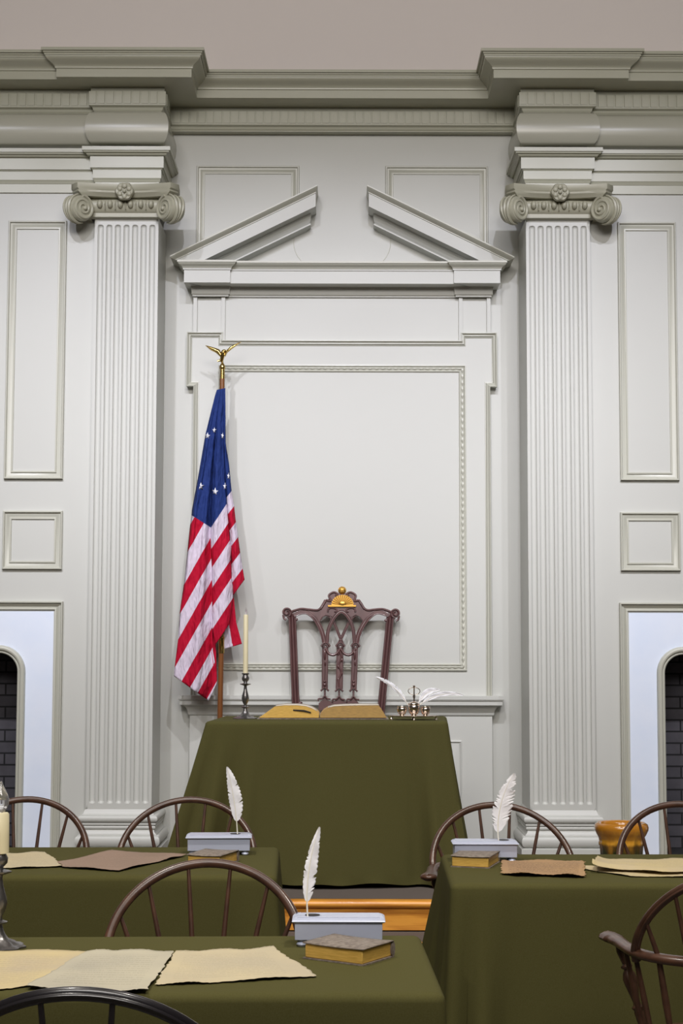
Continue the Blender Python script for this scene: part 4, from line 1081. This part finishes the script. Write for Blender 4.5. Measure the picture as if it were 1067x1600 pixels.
# --- nearest table
x, y = G(529, 1470, ZT); standish(x+.0, 3.905+.045-.03, ZT, radians(0), 'pewter inkstand box on the nearest table, behind the old book', .218, .095, -.062)
zq = ZT+.068
def qpos(px, py, Y): X, Zz = P(px, py, Y); return (X, Y, Zz)
quill(qpos(481, 1436, 3.90), qpos(499, 1292, 3.93), .034, (1, 0, 0), 'slim upright white quill in the inkstand on the nearest table', bend=-.012, vane=.18, seed=3, split=5)
bx0 = Vector(G(570, 1508, ZT)); 
book(.018, 3.745, ZT, radians(-33), 'worn brown book with yellow page edges lying on the nearest table', .162, .130, .036)
sheet('parchment', 'yellowish parchment on the nearest table, leftmost of its three', [(-160, 1489), (0, 1489), (140, 1488)], [(-260, 1560), (-60, 1556), (70, 1540)], ZT, PAP_Y, seed=2)
sheet('parchment', 'grey-cream parchment on the nearest table, middle one of its three', [(136, 1489), (190, 1487), (273, 1489)], [(40, 1545), (150, 1551), (229, 1551)], ZT+.003, PAP_G, seed=5)
sheet('parchment', 'cream parchment with ragged pointed corner on the nearest table, beside the old book', [(274, 1490), (350, 1487), (426, 1483)], [(243, 1541), (330, 1538), (496, 1528)], ZT, PAP_C, seed=8)
# --- farther left table
x, y = G(345, 1329, ZT); standish(x, 5.60, ZT, radians(3), 'pewter inkstand box on the farther left table, between parchment and windsor chair', .222, .11, .055)
quill(qpos(371, 1303, 5.58), qpos(354.5, 1198, 5.58), .050, (1, 0, 0), 'broad white quill in the inkstand on the farther left table', bend=.006, vane=.18, seed=6, split=3)
book(*(lambda a: (a[0]+.012, a[1]+.115))(G(322, 1357, ZT)), ZT, radians(-18), 'old book under a chair bow on the farther left table', .118, .16, .036)
sheet('parchment', 'small tan parchment on the farther left table, beside the candlestick', [(-20, 1338), (20, 1335), (70, 1333)], [(-40, 1356), (20, 1358), (100, 1355)], ZT+.001, PAP_C, seed=11)
sheet('parchment', 'long pink-brown parchment on the farther left table, next to the inkstand box', [(90, 1349), (175, 1331), (292, 1337)], [(98, 1356), (185, 1362), (250, 1347)], ZT+.002, PAP_B, seed=12)
# --- right table
x, y = G(753, 1338, ZT); standish(x, 5.44, ZT, radians(0), 'pewter inkstand box on the right table, behind a yellow-edged book', .217, .10, .062)
quill(qpos(779, 1314, 5.43), qpos(803, 1208, 5.43), .070, (1, -.2, 0), 'broad fluffy white quill in the inkstand on the right table', bend=-.02, vane=.12, seed=9, split=12, ragged=.6)
book(*(lambda a: (a[0]+.045, a[1]+.066))(G(724, 1355, ZT)), ZT, radians(-17), 'yellow-edged old book at the corner of the right table', .128, .17, .036)
sheet('parchment', 'torn tan parchment strip with faded writing on the right table', [(784, 1350), (800, 1347), (850, 1348), (900, 1347), (913, 1352)], [(783, 1366), (810, 1369), (850, 1369), (890, 1371), (914, 1371)], ZT+.003, PAP_T, seed=14, amp=.003, jag=.004, lift=lambda u, v: .008*(1-v)*sin(pi*v))
sheet('parchment', 'lower yellow parchment lying under the folded one on the right table', [(912, 1355), (960, 1356), (1100, 1357)], [(915, 1360), (985, 1371), (1100, 1372)], ZT, PAP_Y, seed=15, amp=.001)
sheet('parchment', 'upper yellow parchment with rolled front edge on the right table', [(934, 1345), (990, 1346), (1050, 1344), (1130, 1348)], [(925, 1362), (980, 1362), (1035, 1366), (1130, 1362)], ZT+.006, PAP_Y, seed=17, amp=.002, lift=lambda u, v: .016*math.exp(-((v-.86)/.10)**2)*(1-.5*u)+.014*math.exp(-u*14))

# --- candlesticks
def candlestick(x, y, z, hh, wax_r, wax_h, label, sc_=1.0, bulb=False):
    t = thing('candlestick', label, 'candlestick', (x, y, z))
    h = hh
    pr = [(.062, 0), (.062, .004), (.054, .008), (.046, .009), (.040, .014), (.024, .022), (.016, .034), (.011, .046), (.009, .056), (.020, .060), (.021, .063), (.010, .067), (.008, .075), (.016, .092), (.0195, .108), (.017, .125), (.010, .150), (.0075, .168), (.008, .176), (.026, .183), (.027, .186), (.010, .190), (.009, .196), (.018, .206), (.0195, .218), (.015, .228), (.013, .234), (.019, .238), (.019, .243), (.010, .243)]
    k = h/.243
    MB().lathe([(r*sc_, zz*k) for r, zz in pr], (0, 0, 0), 36, mod=lambda a, zz: 1+(.07*cos(9*a) if zz < .02*k else (.08*cos(6*a) if .178*k < zz < .189*k else 0))).build('stick', PEWTER, t, smooth=50)
    wx = MB().lathe([(wax_r, h-.012), (wax_r*1.0, h+.3*wax_h), (wax_r*.96, h+wax_h-.004), (wax_r*.80, h+wax_h), (0, h+wax_h)], (0, 0, 0), 24).build('candle', CANDLE, t, smooth=40)
    zt2 = h+wax_h
    if bulb:
        MB().lathe([(.006, 0), (.013, .006), (.0185, .018), (.0195, .030), (.016, .042), (.010, .054), (.0055, .063), (.0035, .070), (0, .073)], (0, 0, zt2), 24).build('flame_bulb', FLAME, t, smooth=60)
    else:
        MB().lathe([(.0022, 0), (.0035, .006), (.0048, .014), (.0035, .024), (.0010, .034), (0, .036)], (0, 0, zt2), 16).build('flame_tip', FLAME, t, smooth=60)
    return t
x, z_ = P(383, 1121, 7.82); candlestick(x, 7.82, ZTM, .217, .0120, .280, 'slender pewter candlestick with tall cream candle on the dais table', .92)
x, z_ = P(-3, 1470, 3.86); candlestick(x, 3.86, ZT, .230, .0215/1.0*.98, .082, 'ornate dark pewter candlestick with clear flame bulb at the edge of the nearest table', 1.0, True)

# --- open book
xb, yb = G(500, 1122, ZTM); zb0 = ZTM
ob = thing('open_book', 'large open book with golden page edges on the dais table', 'book', (P(500, 1118, 7.80)[0], 7.82, ZTM))
OX = ob.location.x
def ok(px, py): X, Zz = P(px, py, 7.78); return (X-OX, max(.004, Zz-ZTM-.001))
def page(pts, nm):
    o = [ok(*p) for p in pts]
    mb = MB(); mb.prism(o, -.05, .20); return mb
Lp = [(405, 1121), (418, 1112), (430, 1103.5), (445, 1102), (465, 1102), (478, 1103.5), (488, 1107), (495, 1111), (498.5, 1116), (498, 1121)]
Rp = [(500, 1121), (500, 1116), (505, 1110), (512, 1106), (522, 1103.5), (540, 1102.5), (565, 1102), (592, 1102), (597, 1109), (604, 1121)]
for pl, nm in ((Lp, 'left'), (Rp, 'right')):
    pg = page(pl, nm).build('page_block', GILT if nm == 'left' else GILT2, ob, smooth=30)
    o = [ok(*p) for p in pl][1:-1] if nm == 'left' else [ok(*p) for p in pl][1:-1]
    q = [(x, z+.0015) for x, z in o]
    if nm == 'left': q = q[1:7]
    else: q = q[2:-1]
    mb = MB(); mb.add([(x, -.045, z) for x, z in q]+[(x, .20, z) for x, z in q], [(i, i+1, i+1+len(q), i+len(q)) for i in range(len(q)-1)])
    mb.build('page', PAGED, ob, smooth=60, solid=.001)
MB().box(ok(402, 1120)[0], ok(607, 1120)[0], -.062, .212, 0, .0045).build('cover', LEATH, ob, bevel=.001)
mb = MB(); mb.tube([(ok(458, 1110)[0], -.052, ok(458, 1109)[1]), (ok(475, 1110)[0], -.054, ok(475, 1110)[1]), (ok(486, 1114)[0], -.053, ok(486, 1113)[1])], [(.003, .002), (.004, .002), (.003, .002)], 6)
mb.build('ribbon', INK, ob)

# --- silver inkstand with three pots
YI = 7.74
ik = thing('silver_inkstand', 'silver inkstand of three pots and ring handle on the dais table', 'inkstand', (P(647, 1120, YI)[0], YI, ZTM))
IX = ik.location.x
def qx(px): return P(px, 1110, YI)[0]-IX
def qz(py): return zA(py, YI)-ZTM
tz = .016
mb = MB(); hwT = qx(684)
def tray(u, v):
    a = 2*pi*u; ex = 1+.04*cos(8*a); r = v
    return (hwT*cos(a)*ex*r, .062*sin(a)*ex*r, tz+(.004*(r-.85)/.15 if r > .85 else 0))
mb.grid(tray, 64, 10, closeu=True); mb.build('tray', SILVER, ik, smooth=60, solid=.0025)
for px, yy in ((612, 0), (681, 0), (646, -.055), (646, .055)):
    MB().lathe([(.004, 0), (.0075, .002), (.006, .007), (.003, .011), (.004, tz)], (qx(px), yy, 0), 12).build('foot', SILVER, ik)
def pot(px, yy, r, h, lid=False):
    pr = [(r*.55, tz), (r*.55, tz+.004), (r*.40, tz+.007), (r*.75, tz+h*.25), (r*.98, tz+h*.65), (r, tz+h*.82), (r*.85, tz+h*.90), (r*.95, tz+h*.97), (r*.95, tz+h)]
    pr += [(r*.8, tz+h), (r*.7, tz+h*.9), (0, tz+h*.88)] if not lid else [(r*.8, tz+h*1.08), (r*.5, tz+h*1.17), (r*.2, tz+h*1.2), (0, tz+h*1.2)]
    return MB().lathe(pr, (qx(px), yy, 0), 24).build('ink_pot', SILVER, ik, smooth=50)
pot(628, -.005, .0245, .048); pot(664.5, -.005, .0245, .048); pot(646.5, -.008, .029, .060, True)
mb = MB(); x0 = qx(646.8); mb.lathe([(.006, qz(1096)), (.0035, qz(1092)), (.007, qz(1088)), (.0035, qz(1084)), (.003, qz(1074)), (.006, qz(1073)), (.006, qz(1071)), (0, qz(1070))], (x0, -.008, 0), 14)
mb.tube([(x0+.028*cos(a), -.008, (qz(1079.5))+.0175*sin(a)) for a in [2*pi*k/28 for k in range(28)]], .0018, 7, closed=True); mb.build('ring_handle', SILVER, ik, smooth=60)
quill(qpos(639, 1104, 7.76), qpos(585, 1057, 7.74), .026, (.6, 0, .8), 'grey-white quill leaning left from the silver inkstand', bend=.020, vane=.12, seed=21, split=9, ragged=.75)
quill(qpos(650, 1104, 7.80), qpos(688, 1078, 7.82), .036, (-.4, 0, .9), 'shorter white quill leaning right behind the silver inkstand', bend=.022, vane=.15, seed=22, split=2, ragged=.2)
quill(qpos(653, 1103, 7.74), qpos(726, 1087, 7.74), .026, (-.15, 0, 1), 'long white quill curving far right from the silver inkstand', bend=.028, vane=.1, seed=23, split=1, ragged=.2)

# --- glazed pot
PY = 7.85
xq_, zq_ = P(970.5, 1284, PY)
pt = MB(); H0 = zA(1284, PY)-DZ
Rm = (P(1013, 1290, PY)[0]-P(929, 1290, PY)[0])/2
prf = [(.0, 0), (Rm*.66, 0), (Rm*.70, .02), (Rm*.76, H0*.35), (Rm*.80, H0*.60), (Rm*.84, H0*.62), (Rm*.84, H0*.66), (Rm*.82, H0*.68), (Rm*.84, H0*.74), (Rm*.92, H0*.80), (Rm*.99, H0*.87), (Rm, H0*.92), (Rm*.97, H0*.97), (Rm*.88, H0), (Rm*.78, H0*.985), (Rm*.72, H0*.93), (Rm*.70, H0*.5), (0, H0*.45)]
pt.lathe(prf, (0, 0, 0), 60, mod=lambda a, z: 1+(.018*cos(16*a) if .30*H0 < z < .75*H0 else 0))
o = pt.build('planter_pot', POT, smooth=50, loc=(xq_, PY, DZ)); tag(o, 'glazed amber and green ceramic pot beside the right pilaster', 'pot')
